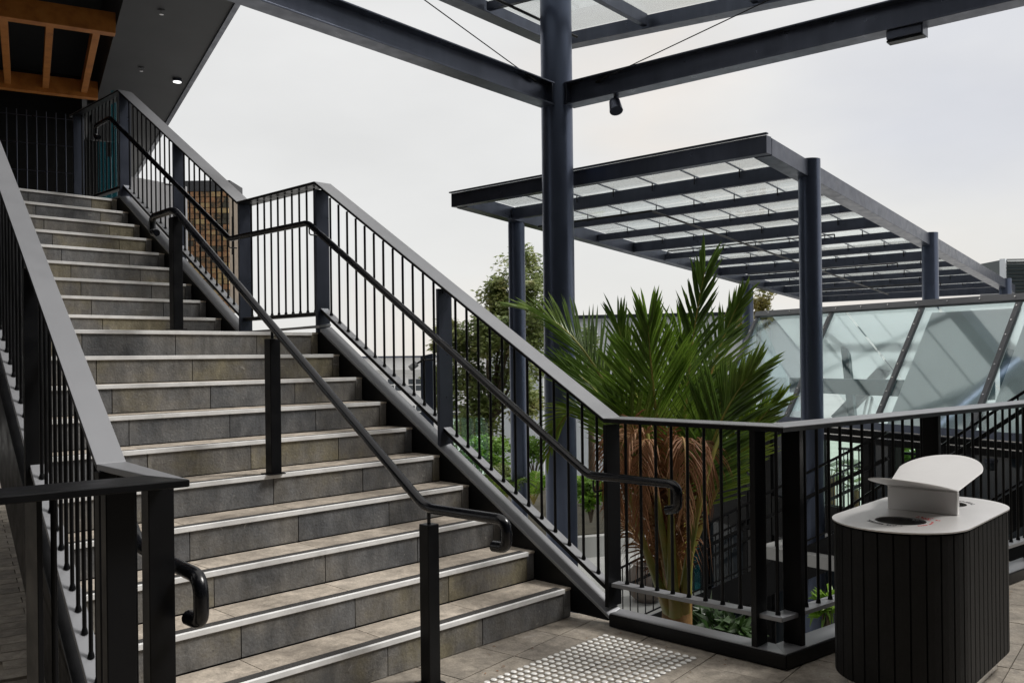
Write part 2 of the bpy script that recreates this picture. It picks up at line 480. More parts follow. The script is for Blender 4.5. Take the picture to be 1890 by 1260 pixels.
# small pavers seen under the stair at the left
pav_me = MB().box(-.147, .147, -.072, .072, -.014, 0).mesh("paver", 'paver')
pr = R(-14)
for i in range(-6, 6):
    for j in range(-22, 34):
        q = Vector(((i + (.5 if j % 2 else 0)) * .3, j * .15, 0))
        c = Vector((-1.7, 4.6, 0)) + Vector((q.x * math.cos(pr) - q.y * math.sin(pr), q.x * math.sin(pr) + q.y * math.cos(pr), 0))
        d = c - CAM; Z = d.dot(fw); px = 945 + FPX * d.dot(r0) / Z
        if px < -40 or px > 130 or Z > 11.5 or Z < 3.9: continue
        t = link_obj("paver", pav_me, fl, (c.x, c.y, -.001 + random.uniform(-.001, .001)), pr)
# tactile studs in the floor
stud_me = MB().lathe([(.0160, 0), (.0152, .0032), (.0118, .0056)], (0, 0, 0), 12).mesh("tactile_stud", 'stud', 35)
sa = nrm((.995, .035, 0)); sb = nrm((.02, -1, 0))
cnt = 0
for i in range(24):
    for j in range(13):
        if (i == 0 and j > 12): continue
        c = Vector((-.085, -.362, 0)) - sa * (i * .0455) + sb * (j * .0452)
        d = c - CAM; Z = d.dot(fw); py = 656.7 + FPX * 1.5 / Z
        if py > 1300: continue
        cnt += 1
        if cnt > 298: continue
        link_obj("tactile_stud", stud_me, fl, (c.x, c.y, .0015), random.uniform(0, 3))

# ------------------------------------------------------------------ the staircase
st = thing("staircase", "wide grey stone tiled staircase with pale aluminium step edges and a middle landing", "staircase", (-1.3, 0, 0))
XR = .058
JX0, JK, JW = -.641, .068, .615
def joints(y, x0, x1):
    xs = []
    k = -6
    while k < 4:
        x = JX0 + JK * y + JW * k
        if x0 + .03 < x < x1 - .03: xs.append(x)
        k += 1
    return [x0] + xs + [x1]
for i in range(1, NS + 1):
    y, z = yn(i), zn(i)
    x0 = xleft(y) + .02
    js = joints(y, x0, XR - .058)
    js = js[:-1] + [XR - .062, XR]            # narrow end tile beside the stringer
    for a, b in zip(js[:-1], js[1:]):         # risers
        o = MB().box(-(b - a) / 2 + .0026, (b - a) / 2 - .0026, -.006, .006, -H / 2 + .004, H / 2 - .004).build("riser_tile", 'riser')
        o.location = ((a + b) / 2, y + .012 + random.uniform(-.001, .001), z - H / 2)
        attach(o, st)
    dep = LD if i == 10 else RUN
    if i == 19: dep = 2.6
    jt = joints(y + .1, x0, XR)
    if i < 11:
        for a, b in zip(jt[:-1], jt[1:]):     # treads
            o = MB().box(-(b - a) / 2 + .0022, (b - a) / 2 - .0022, 0, dep - .076, -.014, 0).build("tread_tile", 'tread')
            o.location = ((a + b) / 2, y + .074, z - .001)
            attach(o, st)
    else:
        MB().box(x0, XR, y + .074, y + dep - .002, z - .015, z - .001).build("tread_tile", 'tread', st)
    # nosing: aluminium angle with a gritty insert
    MB().box(x0, 0, y - .004, y + .016, z - .0235, z + .0015).build("nosing", 'alu', st, bevel=.002)
    MB().box(x0, 0, y + .0165, y + .072, z - .012, z - .0002).build("grit_strip", 'grit', st)
    MB().box(0.0005, XR, y + .003, y + .0735, z - .013, z - .0012).build("end_tile", 'tread', st)
# concrete body below the tiles
prof = []
for i in range(1, NS + 1):
    y, z = yn(i), zn(i)
    prof += [(y + .02, z - H - .016 if i > 1 else -.4), (y + .02, z - .016)]
prof += [(Y19 + 2.6, zn(19) - .016), (Y19 + 2.6, zn(19) - .30), (Y19 + .1, zn(19) - .34), (Y11 - .1, zn(10) - .36), (Y10 + .25, zn(10) - .36), (.9, .18), (.9, -.4)]
b = MB()
n = len(prof)
b.add([(xleft(p[0]) + .03, p[0], p[1]) for p in prof] + [(XR - .004, p[0], p[1]) for p in prof],
      [tuple(range(n)), tuple(range(2 * n - 1, n - 1, -1))] + [(k, (k + 1) % n, n + (k + 1) % n, n + k) for k in range(n)])
b.build("stair_body", 'dark', st)

# ------------------------------------------------------------------ balustrade pieces
def sloped(mb, xs, y0, y1, off0, off1, fz):
    """plate between x's, following fz(y)+off over y0..y1 (two stations)"""
    x0, x1 = xs
    P = []
    for y in (y0, y1):
        for x in (x0, x1):
            for of in (off0, off1):
                P.append((x, y, fz(y) + of))
    mb.add(P, [(0, 1, 3, 2), (4, 6, 7, 5), (0, 2, 6, 4), (1, 5, 7, 3), (0, 4, 5, 1), (2, 3, 7, 6)])
    return mb

def fz_low(y): return H + SLOPE * y                                # lower flight nosing line
def fz_up(y): return zn(10) + SLOPE * (y - (Y11 - RUN)) 

CAPX = (.055, .205)
XB = .125                           # line of posts and balusters on the right
yA, yB, yC, yD, yE, yF = -.25, 1.16, 2.60, 3.80, 5.06, 6.33
rb = thing("stair_balustrade", "charcoal steel balustrade with thin rods along the far side of the stair", "balustrade", (XB, 0, 0))
CAPT = 1.13 - H + .0                 # cap top above the nosing line
CAPO = 1.106                         # cap top offset: z = nosing line + CAPO
CT = .022
def capz(y):
    if y < yA: return 1.152
    if y <= yC: return fz_low(y) + 1.106 + .004
    if y <= yD: return 2.875
    if y <= yF: return 2.875 + (y - yD) * (4.40 - 2.875) / (yF - yD)
    return 4.40
def cap_piece(parent, xs, y0, y1, z0, z1, mat='cap', t=CT, name="cap_rail"):
    P = [(xs[0], y0, z0), (xs[1], y0, z0), (xs[1], y1, z1), (xs[0], y1, z1)]
    o = MB().sheet(P, .005, (0, 0, 1)).build(name, mat, parent, bevel=.0015)
    Q = [(p[0], p[1], p[2] - .0055) for p in P]
    MB().sheet(Q, t - .0055, (0, 0, 1)).build("cap_edge", 'steel_black', o)  # black edge below the lit top: shade put into the colour
    return o
cap_piece(rb, CAPX, yA, yC - .012, 1.152, 2.875)
cap_piece(rb, CAPX, yC - .011, yD, 2.875, 2.875)
cap_piece(rb, CAPX, yD + .001, yF, 2.875, 4.40)
cap_piece(rb, CAPX, yF + .001, 7.75, 4.40, 4.40)
# bottom rails
BR = (.10, .165)
def sl_bar(parent, xs, y0, y1, z0, z1, t, mat='cap', name="bottom_rail", bev=.002):
    P = [(xs[0], y0, z0), (xs[1], y0, z0), (xs[1], y1, z1), (xs[0], y1, z1)]
    o = MB().sheet(P, .003, (0, 0, 1)).build(name, mat, parent)
    MB().sheet([(p[0], p[1], p[2] - .0035) for p in P], t - .0035, (0, 0, 1)).build("rail_body", 'steel_black', o)  # rail sides in black, their shade painted in under the lit top
    return o
def brz(y):
    if y <= yC: return .345 + SLOPE * y
    if y <= yD: return 1.865
    return 1.865 + (y - yD) * (3.39 - 1.865) / (yF - yD) if y <= yF else 3.39
for y0, y1 in ((yA, yB - .01), (yB + .01, yC - .01), (yC + .01, yD - .01), (yD + .01, yE - .01), (yE + .01, yF - .01), (yF + .01, 7.7)):
    sl_bar(rb, BR, y0, y1, brz(y0), brz(y1), .03)
# stringer: flat top plate in the sky-lit tone, black inner face
SX = (.060, .165)
def strz(y): return .222 + SLOPE * y
o = MB().sheet([(SX[0], yA - .02, strz(yA) - .012), (SX[1], yA - .02, strz(yA) + .006), (SX[1], yC - .06, strz(yC - .06) + .006), (SX[0], yC - .06, strz(yC - .06) - .012)], .02, (0, 0, 1)).build("stringer_top", 'cap', rb, bevel=.002)
zU0 = 1.742
def strz2(y): return zU0 + (y - yD) * (3.265 - zU0) / (yF - yD)
MB().sheet([(SX[0], yC - .055, strz(yC) - .02), (SX[1], yC - .055, strz(yC) - .005), (SX[1], yD, zU0), (SX[0], yD, zU0)], .02, (0, 0, 1)).build("stringer_top", 'cap', rb, bevel=.002)
MB().sheet([(SX[0], yD + .002, strz2(yD)), (SX[1], yD + .002, strz2(yD) + .012), (SX[1], yF, strz2(yF) + .012), (SX[0], yF, strz2(yF))], .02, (0, 0, 1)).build("stringer_top", 'cap', rb, bevel=.002)
MB().sheet([(SX[0], yF + .002, strz2(yF)), (SX[1], yF + .002, strz2(yF)), (SX[1], 7.7, strz2(yF)), (SX[0], 7.7, strz2(yF))], .02, (0, 0, 1)).build("stringer_top", 'cap', rb, bevel=.002)
sx0, sx1 = .064, .082
side = [(yA - .01, .03), (yA - .01, strz(yA) - .035), (yC - .055, strz(yC - .055) - .04), (yD, zU0 - .021), (yF, strz2(yF) - .021), (7.7, strz2(yF) - .021), (7.7, 2.75), (yF, 2.75), (Y11 - .1, 1.32), (Y10 + .2, 1.32), (.75, .03)]
b = MB(); n = len(side)
b.add([(sx0, p[0], p[1]) for p in side] + [(sx1, p[0], p[1]) for p in side], [tuple(range(n)), tuple(range(2 * n - 1, n - 1, -1))] + [(k, (k + 1) % n, n + (k + 1) % n, n + k) for k in range(n)])
b.build("stringer", 'steel_black', rb)
# posts: flat plates set across the line of the rail
for y, zb in ((yA, .10), (yB, strz(yB) - .10), (yC, 1.70), (yD, 1.60), (yE, strz2(yE) - .06), (yF, 3.10), (7.66, 3.15)):
    MB().box(.068, .186, y - .013, y + .013, zb, capz(y) - CT + .004).build("post", 'steel' if y > 0 else 'steel_black', rb, bevel=.002)  # foot post black: its dark reflection put into the colour
def fill(parent, y0, y1, n, top, bot, x, mesh=rod, rad=.0085):
    for k in range(n):
        y = y0 + (y1 - y0) * (k + 1) / (n + 1)
        xx = x(y) if callable(x) else x
        baluster(parent, (xx, y, bot(y)), top(y) - CT - bot(y) - .004, rad, mesh)
fill(rb, yA, yB, 12, capz, brz, .132)
fill(rb, yB, yC, 12, capz, brz, .132)
fill(rb, yC, yD, 10, capz, brz, .132)
fill(rb, yD, yE, 11, capz, brz, .132)
fill(rb, yE, yF, 11, capz, brz, .132)
fill(rb, yF, 7.66, 12, capz, brz, .132)
# handrail on the right
HX = .0
hook = [(HX, -.70, .836), (HX, -.765, .80), (HX, -.775, .735), (HX, -.725, .70), (HX, -.685, .715)]
pts = fillet([(HX, -.705, .70), (HX, -.775, .715), (HX, -.775, .838), (HX, -.22, .838)], .075, 7)[:-1] + fillet([(HX, -.5, .838), (HX, -.19, .836), (HX, 2.60, 2.548), (HX, 3.83, 2.548), (HX, 6.40, 4.10), (HX, 6.80, 4.085), (HX, 6.80, 3.96), (HX, 6.70, 3.945)], .045, 5)[1:]
hr = MB().tube(pts, .0235, 14).build("handrail", 'rail_black', rb, smooth=45)
for y, zz in ((yB + .06, fz_low(yB + .06) + .668), (yC - .02, 2.54), (yD + .05, 2.56), (yE + .05, 3.29), (yF - .02, 4.06), (yA + .03, .83)):
    bk = MB().tube(fillet([(HX, y, zz - .02), (HX, y, zz - .085), (.08, y, zz - .085)], .02, 4), .0055, 8).build("bracket", 'rail_black', hr, smooth=50)

# ------------------------------------------------------------------ guard rail around the void
gr = thing("guard_rail", "black steel guard rail with pale lit cap turning the corner beside the palm", "railing", (.12, -1.27, 0))
KZ = .072
kerb = [Vector((.045, yA - .025, 0)), Vector((.045, -1.235, 0)), Vector((.105, -1.345, 0))]
cor_o = Vector((.075, -1.325, 0))
cor_i = Vector((.215, -1.175, 0))
k2e_o, k2e_i = guard2(6.2, -.055), guard2(6.2, .10)
MB().prism([(.05, yA - .028), (.07, -1.325), (.195, -1.20), (.175, yA - .028)], .004, KZ).build("kerb", 'steel_black', gr, bevel=.004)
MB().prism([(.071, -1.326), (k2e_o.x, k2e_o.y), (k2e_i.x, k2e_i.y), (.196, -1.201)], .004, KZ).build("kerb", 'steel_black', gr, bevel=.004)
MB().prism([(.056, yA - .03), (.076, -1.318), (.19, -1.205), (.17, yA - .03)], KZ + .0005, KZ + .004).build("kerb_top", 'cap', gr)  # kerb tops take the sky-lit copy of the paint
MB().prism([(.077, -1.319), (k2e_o.x, k2e_o.y + .006), (k2e_i.x, k2e_i.y - .006), (.191, -1.206)], KZ + .0005, KZ + .004).build("kerb_top", 'cap', gr)
gz = 1.152
c2o, c2i = guard2(6.2, -.055), guard2(6.2, .115)
for P_ in ([(.055, yA - .001), (.072, -1.322), (.245, -1.165), (.225, yA - .001)], [(.073, -1.323), (c2o.x, c2o.y), (c2i.x, c2i.y), (.246, -1.166)]):
    o = MB().prism(P_, gz - .005, gz).build("cap_rail", 'cap', gr, bevel=.0015)
    MB().prism(P_, gz - .026, gz - .0055).build("cap_edge", 'steel_black', o)  # shaded side of the cap painted black
bz = .235
b2o, b2i = guard2(6.2, -.02), guard2(6.2, .06)
MB().prism([(.085, yA - .02), (.108, -1.285), (.18, -1.215), (.158, yA - .02)], bz - .022, bz).build("bottom_rail", 'cap', gr, bevel=.002)
MB().prism([(.109, -1.286), (b2o.x, b2o.y), (b2i.x, b2i.y), (.181, -1.216)], bz - .022, bz).build("bottom_rail", 'cap', gr, bevel=.002)
MB().box(.078, .182, -1.168, -1.138, KZ + .004, gz - .027).build("post", 'steel_black', gr, bevel=.002)
def gpost(s):
    p = guard2(s, .018)
    o = MB().box(-.016, .016, -.052, .052, KZ + .004, gz - .027).build("post", 'steel_black', gr, bevel=.002)
    o.location = (p.x, p.y, 0); o.rotation_euler = (0, 0, math.atan2(GD.y, GD.x)); 
for s in (.14, 1.52, 2.9, 4.3, 5.7): gpost(s)
for k in range(8):
    y = yA - (k + 1) * (1.153 - .25) / 9.0
    baluster(gr, (.125, y, bz), gz - .026 - bz, .0085)
baluster(gr, (.145, -1.245, bz), gz - .026 - bz, .0085)
for a, bb, n_ in ((.14, 1.52, 12), (1.52, 2.9, 12), (2.9, 4.3, 12), (4.3, 5.7, 12)):
    for k in range(n_):
        p = guard2(a + (bb - a) * (k + 1) / (n_ + 1), .02)
        baluster(gr, (p.x, p.y, bz), gz - .026 - bz, .0085)

# ------------------------------------------------------------------ near (left) balustrade
lb = thing("stair_balustrade", "black steel balustrade with wide pale lit cap on the near left side of the stair", "balustrade", (-2.6, 0, 0))
def xc(y): return -2.614 + .148 * (y + .22)          # line of the near balustrade
def lcap(y): return fz_low(y) + 1.106
yl0, yl1 = -.22, 2.62
lz = 1.150
def lsheet(y0, y1, w0, w1, z0, z1, t, mat, name, bev=.003):
    P = [(xc(y0) + w0, y0, z0), (xc(y0) + w1, y0, z0), (xc(y1) + w1, y1, z1), (xc(y1) + w0, y1, z1)]
    if name == "cap_rail":
        o = MB().sheet(P, .005, (0, 0, 1)).build(name, mat, lb, bevel=.0015)
        MB().sheet([(p[0], p[1], p[2] - .0055) for p in P], t - .0055, (0, 0, 1)).build("cap_edge", 'steel_black', o)  # near cap's shaded side, painted black
        return o
    return MB().sheet(P, t, (0, 0, 1)).build(name, mat, lb, bevel=bev)
lsheet(yl0, yl1, -.045, .056, lz, lcap(yl1), CT, 'cap', "cap_rail")
lsheet(yl1 + .001, 3.7, -.045, .056, lcap(yl1), lcap(yl1), CT, 'cap', "cap_rail")
MB().prism([(-2.558, yl0 - .001), (-2.659, yl0 - .001), (-2.672, -.655), (-2.629, -.853)], lz - CT, lz).build("cap_rail", 'cap', lb, bevel=.003)
MB().prism([(-2.630, -.854), (-2.673, -.656), (-4.6, -.40), (-4.6, -.585)], lz - CT, lz).build("cap_rail", 'steel_black', lb, bevel=.003)
def lbr(y): return .335 + SLOPE * y
lsheet(yl0 - .02, yl1, -.035, .035, lbr(yl0 - .02), lbr(yl1), .03, 'cap', "bottom_rail")
def lst(y): return .19 + SLOPE * y
lsheet(yl0 - .1, 3.0, -.055, .045, lst(yl0 - .1), lst(3.0), .016, 'steel_black', "stringer_top")
sd2 = [(-.30, .02), (-.30, lst(-.30) - .018), (3.0, lst(3.0) - .018), (3.0, lst(3.0) - .66), (.72, .02)]
b = MB(); n = len(sd2)
b.add([(xc(p[0]) - .03, p[0], p[1]) for p in sd2] + [(xc(p[0]) - .012, p[0], p[1]) for p in sd2], [tuple(range(n)), tuple(range(2 * n - 1, n - 1, -1))] + [(k, (k + 1) % n, n + (k + 1) % n, n + k) for k in range(n)])
b.build("stringer", 'steel_black', lb)
for y in (1.16, 2.6):
    MB().box(xc(y) - .055, xc(y) + .05, y - .013, y + .013, lst(y) - .1, lcap(y) - CT - .012).build("post", 'steel_black', lb, bevel=.002)
for k in range(12):
    y = yl0 + (1.16 - yl0) * (k + 1) / 13
    baluster(lb, (xc(y), y, lbr(y)), lcap(y) - CT - lbr(y) - .003, .0085)
for k in range(12):
    y = 1.16 + 1.44 * (k + 1) / 13
    baluster(lb, (xc(y), y, lbr(y)), lcap(y) - CT - lbr(y) - .003, .0085)
# newel group at the foot
MB().box(-2.672, -2.560, -.275, -.235, .0, lz - CT - .001).build("post", 'steel_black', lb, bevel=.003)
MB().box(-2.668, -2.586, -.655, -.60, .0, lz - CT - .001).build("post", 'steel_black', lb, bevel=.003)
MB().box(-2.83, -2.745, -.745, -.705, .0, lz - CT - .001).build("post", 'steel_black', lb, bevel=.003)
MB().box(-3.00, -2.985, -.70, -.60, .0, lz - CT - .001).build("post", 'steel_black', lb, bevel=.002)
for t in (.12, .24, .5, .62, .74, .86, .98):
    p = Vector((-2.66, -.745, 0)).lerp(Vector((-3.9, -.57, 0)), t)
    baluster(lb, (p.x, p.y, .2), lz - CT - .2, .0085)
MB().bar((-2.64, -.26, .21), (-2.655, -.62, .21), .06, .024).build("bottom_rail", 'steel_black', lb)
MB().bar((-2.68, -.745, .21), (-4.6, -.48, .21), .06, .024).build("bottom_rail", 'steel_black', lb)
MB().bar((-2.60, -.24, .05), (-2.63, -.80, .05), .10, .09).build("kerb", 'steel_black', lb)
MB().bar((-2.70, -.76, .05), (-4.6, -.50, .05), .10, .09).build("kerb", 'steel_black', lb)
for y in (-.34, -.44, -.53):
    baluster(lb, (xc(y) + .0, y, .22), lz - CT - .22, .0085)
# its handrail, on the stair side
lx = lambda y: xc(y) + .105
lp = fillet([(lx(-.6), -.70, .70), (lx(-.6), -.785, .70), (lx(-.6), -.785, .838), (lx(-.2), -.2, .838), (lx(1), 1, .838 + SLOPE * 1.19), (lx(2.6), 2.6, .838 + SLOPE * 2.79)], .075, 7)
lh = MB().tube(lp, .0235, 14).build("handrail", 'rail_black', lb, smooth=45)

# ------------------------------------------------------------------ centre handrail
XCN = -1.176
ch = thing("handrail", "freestanding black tube handrail on three square posts up the middle of the stair", "handrail", (XCN, 0, 0))
cp = fillet([(XCN, -.635, .692), (XCN, -.715, .695), (XCN, -.715, .812), (XCN, -.19, .805), (XCN, 2.36, 2.495), (XCN, 2.70, 2.485), (XCN, 2.70, 2.375), (XCN, 2.63, 2.37)], .07, 7)
MB().tube(cp, .0235, 16).build("rail_tube", 'rail_black', ch, smooth=45)
for y, z0, z1, zr in ((-.21, .0, .735, .80), (1.145, zn(5), 1.615, 1.665), (2.345, zn(10), 2.44, 2.47)):
    s = .033
    po = MB().box(XCN - s, XCN + s, y - s, y + s, z0, z1).build("post", 'steel_black', ch, bevel=.004)
    MB().tube([(XCN, y, z1 - .01), (XCN, y, zr)], .0085, 10).build("stem", 'rail_black', po, smooth=50)
    MB().box(XCN - s - .018, XCN + s + .018, y - s - .012, y + s + .018, z0 + .0005, z0 + .006).build("base_plate", 'steel_black', po)

# ------------------------------------------------------------------ litter bin
BC = Vector((.46, -1.815, 0)); BPH = R(2)            # long axis nearly along x
BR_, BA = .280, .285
bx = Vector((math.cos(BPH), math.sin(BPH), 0)); by = Vector((-math.sin(BPH), math.cos(BPH), 0))
def stadium(r, a, n=20):
    P = []
    for k in range(n + 1):
        t = R(-90 + 180 * k / n); P.append((a + r * math.cos(t), r * math.sin(t)))
    for k in range(n + 1):
        t = R(90 + 180 * k / n); P.append((-a + r * math.cos(t), r * math.sin(t)))
    return P
def loc(p, z): return BC + bx * p[0] + by * p[1] + Vector((0, 0, z))
bn = thing("litter_bin", "oval litter bin clad in black vertical slats with a stainless top and raised wings", "bin", BC)
B0, B1 = .085, .745
MB().sheet([loc(p, B0 - .002) for p in stadium(BR_ - .05, BA)], B0 - .004, (0, 0, 1)).build("plinth", 'stainless', bn, smooth=30)
MB().sheet([loc(p, B1) for p in stadium(BR_ - .012, BA)], B1 - B0, (0, 0, 1)).build("bin_core", 'hole', bn, smooth=30)
per = stadium(BR_, BA, 60)
# equal slats round the perimeter
pl = [Vector((p[0], p[1], 0)) for p in per] + [Vector((per[0][0], per[0][1], 0))]
dist = [0]
for a, b_ in zip(pl[:-1], pl[1:]): dist.append(dist[-1] + (b_ - a).length)
def perim(s):
    s %= dist[-1]
    for k in range(len(pl) - 1):
        if dist[k + 1] >= s and dist[k + 1] > dist[k]:
            t = (s - dist[k]) / (dist[k + 1] - dist[k])
            return pl[k].lerp(pl[k + 1], t)
    return pl[0]
NSL = 46
slw = dist[-1] / NSL
for k in range(NSL):
    a, b_ = perim(k * slw + .003), perim((k + 1) * slw - .003)
    m_ = perim((k + .5) * slw)
    d = (b_ - a).normalized(); nn = Vector((d.y, -d.x, 0))
    q = [a, m_, b_]
    P = [loc(p, B1 - .002) for p in q] + [loc(p - nn * .012, B1 - .002) for p in reversed(q)]
    MB().sheet(P, B1 - B0 - .002, (0, 0, 1)).build("slat", 'binslat', bn, bevel=.0025)
# top plate with two holes
def plate_with_holes():
    bm = bmesh.new()
    o_ = [bm.verts.new(loc(p, 0)) for p in stadium(BR_ + .006, BA, 28)]
    ed = [bm.edges.new((o_[i], o_[(i + 1) % len(o_)])) for i in range(len(o_))]
    for sx in (-1, 1):
        h_ = [bm.verts.new(loc((sx * .29 + .105 * math.cos(2 * math.pi * k / 36), .105 * math.sin(2 * math.pi * k / 36)), 0)) for k in range(36)]
        ed += [bm.edges.new((h_[i], h_[(i + 1) % 36])) for i in range(36)]
    bmesh.ops.triangle_fill(bm, use_beauty=True, edges=ed)
    bmesh.ops.recalc_face_normals(bm, faces=bm.faces)
    r_ = bmesh.ops.extrude_face_region(bm, geom=bm.faces[:])
    for v in [x for x in r_['geom'] if isinstance(x, bmesh.types.BMVert)]: v.co.z -= .006
    bmesh.ops.recalc_face_normals(bm, faces=bm.faces)
    me = bpy.data.meshes.new("top_plate"); bm.to_mesh(me); bm.free()
    me.materials.append(M['satin']); return me
ZT = .757
tp = link_obj("top_plate", plate_with_holes(), None, (0, 0, ZT)); attach(tp, bn)
for sx in (-1, 1):
    c = loc((sx * .29, 0), 0)
    MB().tube([c + Vector((0, 0, ZT - .001)), c + Vector((0, 0, ZT - .10))], .1055, 36, cap=False).build("bin_sleeve", 'stainless', bn, smooth=60)
    # printed lettering round each opening: rows of small dark and red marks
    mb = MB(); mr = MB()
    for row, (rr, n0, n1) in enumerate(((.128, 118, 205), (.142, 125, 198), (.128, 235, 300))):
        for a in range(n0, n1, 5):
            if random.random() < .2: continue
            t = R(a if sx < 0 else a + 180); tn = Vector((-math.sin(t), math.cos(t), 0))
            p = c + Vector((math.cos(t), math.sin(t), 0)) * rr + Vector((0, 0, ZT + .0008))
            (mb if row < 2 else (mr if sx < 0 else mb)).frame(p, tn, tn.cross(Vector((0, 0, 1))), Vector((0, 0, 1)), .0036, random.choice((.0035, .0050)), .0003)
    mb.build("lettering", 'print_dark', bn)
    if sx < 0:
        for k in range(26):
            t = R(random.uniform(-52, -8)); rr = random.uniform(.118, .168)
            p = c + Vector((math.cos(t), math.sin(t), 0)) * rr + Vector((0, 0, ZT + .0008))
            mr.frame(p, bx, by, Vector((0, 0, 1)), random.uniform(.002, .006), random.uniform(.002, .004), .0003)
        mr.build("lettering", 'print_red', bn)
# upright box across the middle and the two rising wings
WZ = .862
MB().sheet([loc(p, WZ) for p in ((-.016, -.155), (.016, -.155), (.016, .155), (-.016, .155))], WZ - ZT - .0005, (0, 0, 1)).build("wing_box", 'satin', bn, bevel=.004)
for sx in (-1, 1):
    P = []
    wd = .155
    tilt = R(13.5) if sx > 0 else R(11.5)
    if sx > 0: outl = [(0, -wd)] + [(.24 + .25 * math.cos(R(t)), .190 * math.sin(R(t))) for t in range(-84, 90, 6)] + [(0, wd)]
    else: outl = [(0, -wd)] + [(.12 + .36 * math.cos(R(t)) ** .9, .158 * math.sin(R(t))) for t in range(-84, 90, 6)] + [(0, wd)]
    for a, y_ in outl:
        P.append(loc((sx * (a * math.cos(tilt) - .014), y_), WZ + .004 + a * math.sin(tilt)))
    nv = (bx * (-sx * math.sin(tilt)) + Vector((0, 0, math.cos(tilt))))
    if sx < 0: P.reverse()
    MB().sheet(P, .004, nv).build("wing", 'satin', bn, bevel=.0012)

# ------------------------------------------------------------------ tall column and its beams
CZ = 10.85
pc = at(1033, 640, CZ)
cx_, cy_ = pc.x, pc.y
tcn = thing("tall_column", "tall thick blue grey round steel column behind the palm carrying two overhead beams", "column", (cx_, cy_, LOW))
MB().tube([(cx_, cy_, LOW), (cx_, cy_, 1.9)], .190, 48, cap=False).build("shaft", 'column', tcn, smooth=60)
MB().tube([(cx_, cy_, 1.9), (cx_, cy_, 1.904)], .1885, 48, cap=False).build("joint_ring", 'steel_black', tcn, smooth=60)
MB().tube([(cx_, cy_, 1.904), (cx_, cy_, 8.5)], .190, 48).build("shaft", 'column', tcn, smooth=60)
def hbeam(name, lab, a, b_, dirv, zb, h=.27, w=.21, cat="beam"):
    t_ = thing(name, lab, cat, a)
    a = Vector(a); b_ = Vector(b_); tf = .016
    for z, nm in ((zb + tf / 2, "bottom_flange"), (zb + h - tf / 2, "top_flange")):
        MB().bar((a.x, a.y, z), (b_.x, b_.y, z), w, tf).build(nm, 'steel', t_, bevel=.002)
    MB().bar((a.x, a.y, zb + h / 2), (b_.x, b_.y, zb + h / 2), .014, h - 2 * tf - .001).build("web", 'steel', t_)
    for q in (.02,):
        p = a.lerp(b_, 0) + (b_ - a).normalized() * .03
        MB().bar((p.x, p.y, zb + tf), (p.x, p.y, zb + h - tf), .19, .014, side=(b_ - a).cross(Vector((0, 0, 1)))).build("end_plate", 'steel', t_)
    return t_
ZBM = 4.47
d1 = ray(2287, 640); d1 = -nrm((d1.x, d1.y, 0))      # towards the near left
d2 = ray(-1051, 675); d2 = -nrm((d2.x, d2.y, 0))     # towards the near right
pb = Vector((cx_, cy_, 0))
bL = hbeam("overhead_beam", "dark steel beam running from the tall column to the upper left", pb + d1 * .18, pb + d1 * 9.0, d1, ZBM)
bR = hbeam("overhead_beam", "dark steel beam running from the tall column to the upper right with lamps below", pb + d2 * .18, pb + d2 * 8.5, d2, ZBM)
# fittings under the right beam
def on_beam(px):                                      # distance along the right beam for a picture column
    best = None
    for k in range(900):
        p = pb + d2 * (k * .01) - CAM
        x = 945 + FPX * p.dot(rt) / p.dot(fw)
        if best is None or abs(x - px) < best[0]: best = (abs(x - px), k * .01)
    return pb + d2 * best[1]
p = on_beam(1146)
sp = thing("spotlight", "small dark canister spotlight hanging under the right overhead beam", "spotlight", (p.x, p.y, ZBM))
MB().box(p.x - .02, p.x + .02, p.y - .02, p.y + .02, ZBM - .08, ZBM - .001).build("bracket", 'steel', sp)
ax = nrm((-.30, -.42, -1.0))
c = Vector((p.x, p.y, ZBM - .06)) + rt * -.02
MB().tube([c - ax * .0, c + ax * .15], [.062, .078], 20).build("canister", 'steel', sp, smooth=40, bevel=.004)
p = on_beam(1682)
q = d2.cross(Vector((0, 0, 1)))
lf = thing("beam_fitting", "dark rectangular box fitting under the right overhead beam", "light fitting", (p.x, p.y, ZBM))
MB().bar(Vector((p.x, p.y, ZBM - .042)) - d2 * .155, Vector((p.x, p.y, ZBM - .042)) + d2 * .155, .15, .08).build("housing", 'steel', lf, bevel=.006)
MB().bar(Vector((p.x, p.y, ZBM - .093)) - d2 * .16, Vector((p.x, p.y, ZBM - .093)) + d2 * .16, .11, .02).build("lens_rim", 'steel_black', lf, bevel=.004)
MB().bar(Vector((p.x, p.y, ZBM - .046)) + d2 * .158, Vector((p.x, p.y, ZBM - .046)) + d2 * .168, .165, .10).build("end_cap", 'steel', lf, bevel=.003)
# stay rods
z_ = ZBM + .27
a = pb + d1 * .55 + Vector((0, 0, z_)); s_ = at(783, 0, 8.6)
for nm, lab, A, Bp in (("stay_rod", "thin stay rod rising up left from the left overhead beam", at(978, 142, 10.35), at(783, 0, 8.9)),
                       ("stay_rod", "thin stay rod rising up right from the right overhead beam", at(1112, 146, 10.35), at(1420, 0, 8.3))):
    E_ = A + (Bp - A) * 1.25
    s_ = thing(nm, lab, "rod", A)
    MB().tube([A, E_], .006, 8).build("rod", 'steel_black', s_, smooth=60)
    MB().tube([A - (Bp - A).normalized() * .12, A + (Bp - A).normalized() * .10], .014, 8).build("clevis", 'steel_black', s_, smooth=60)

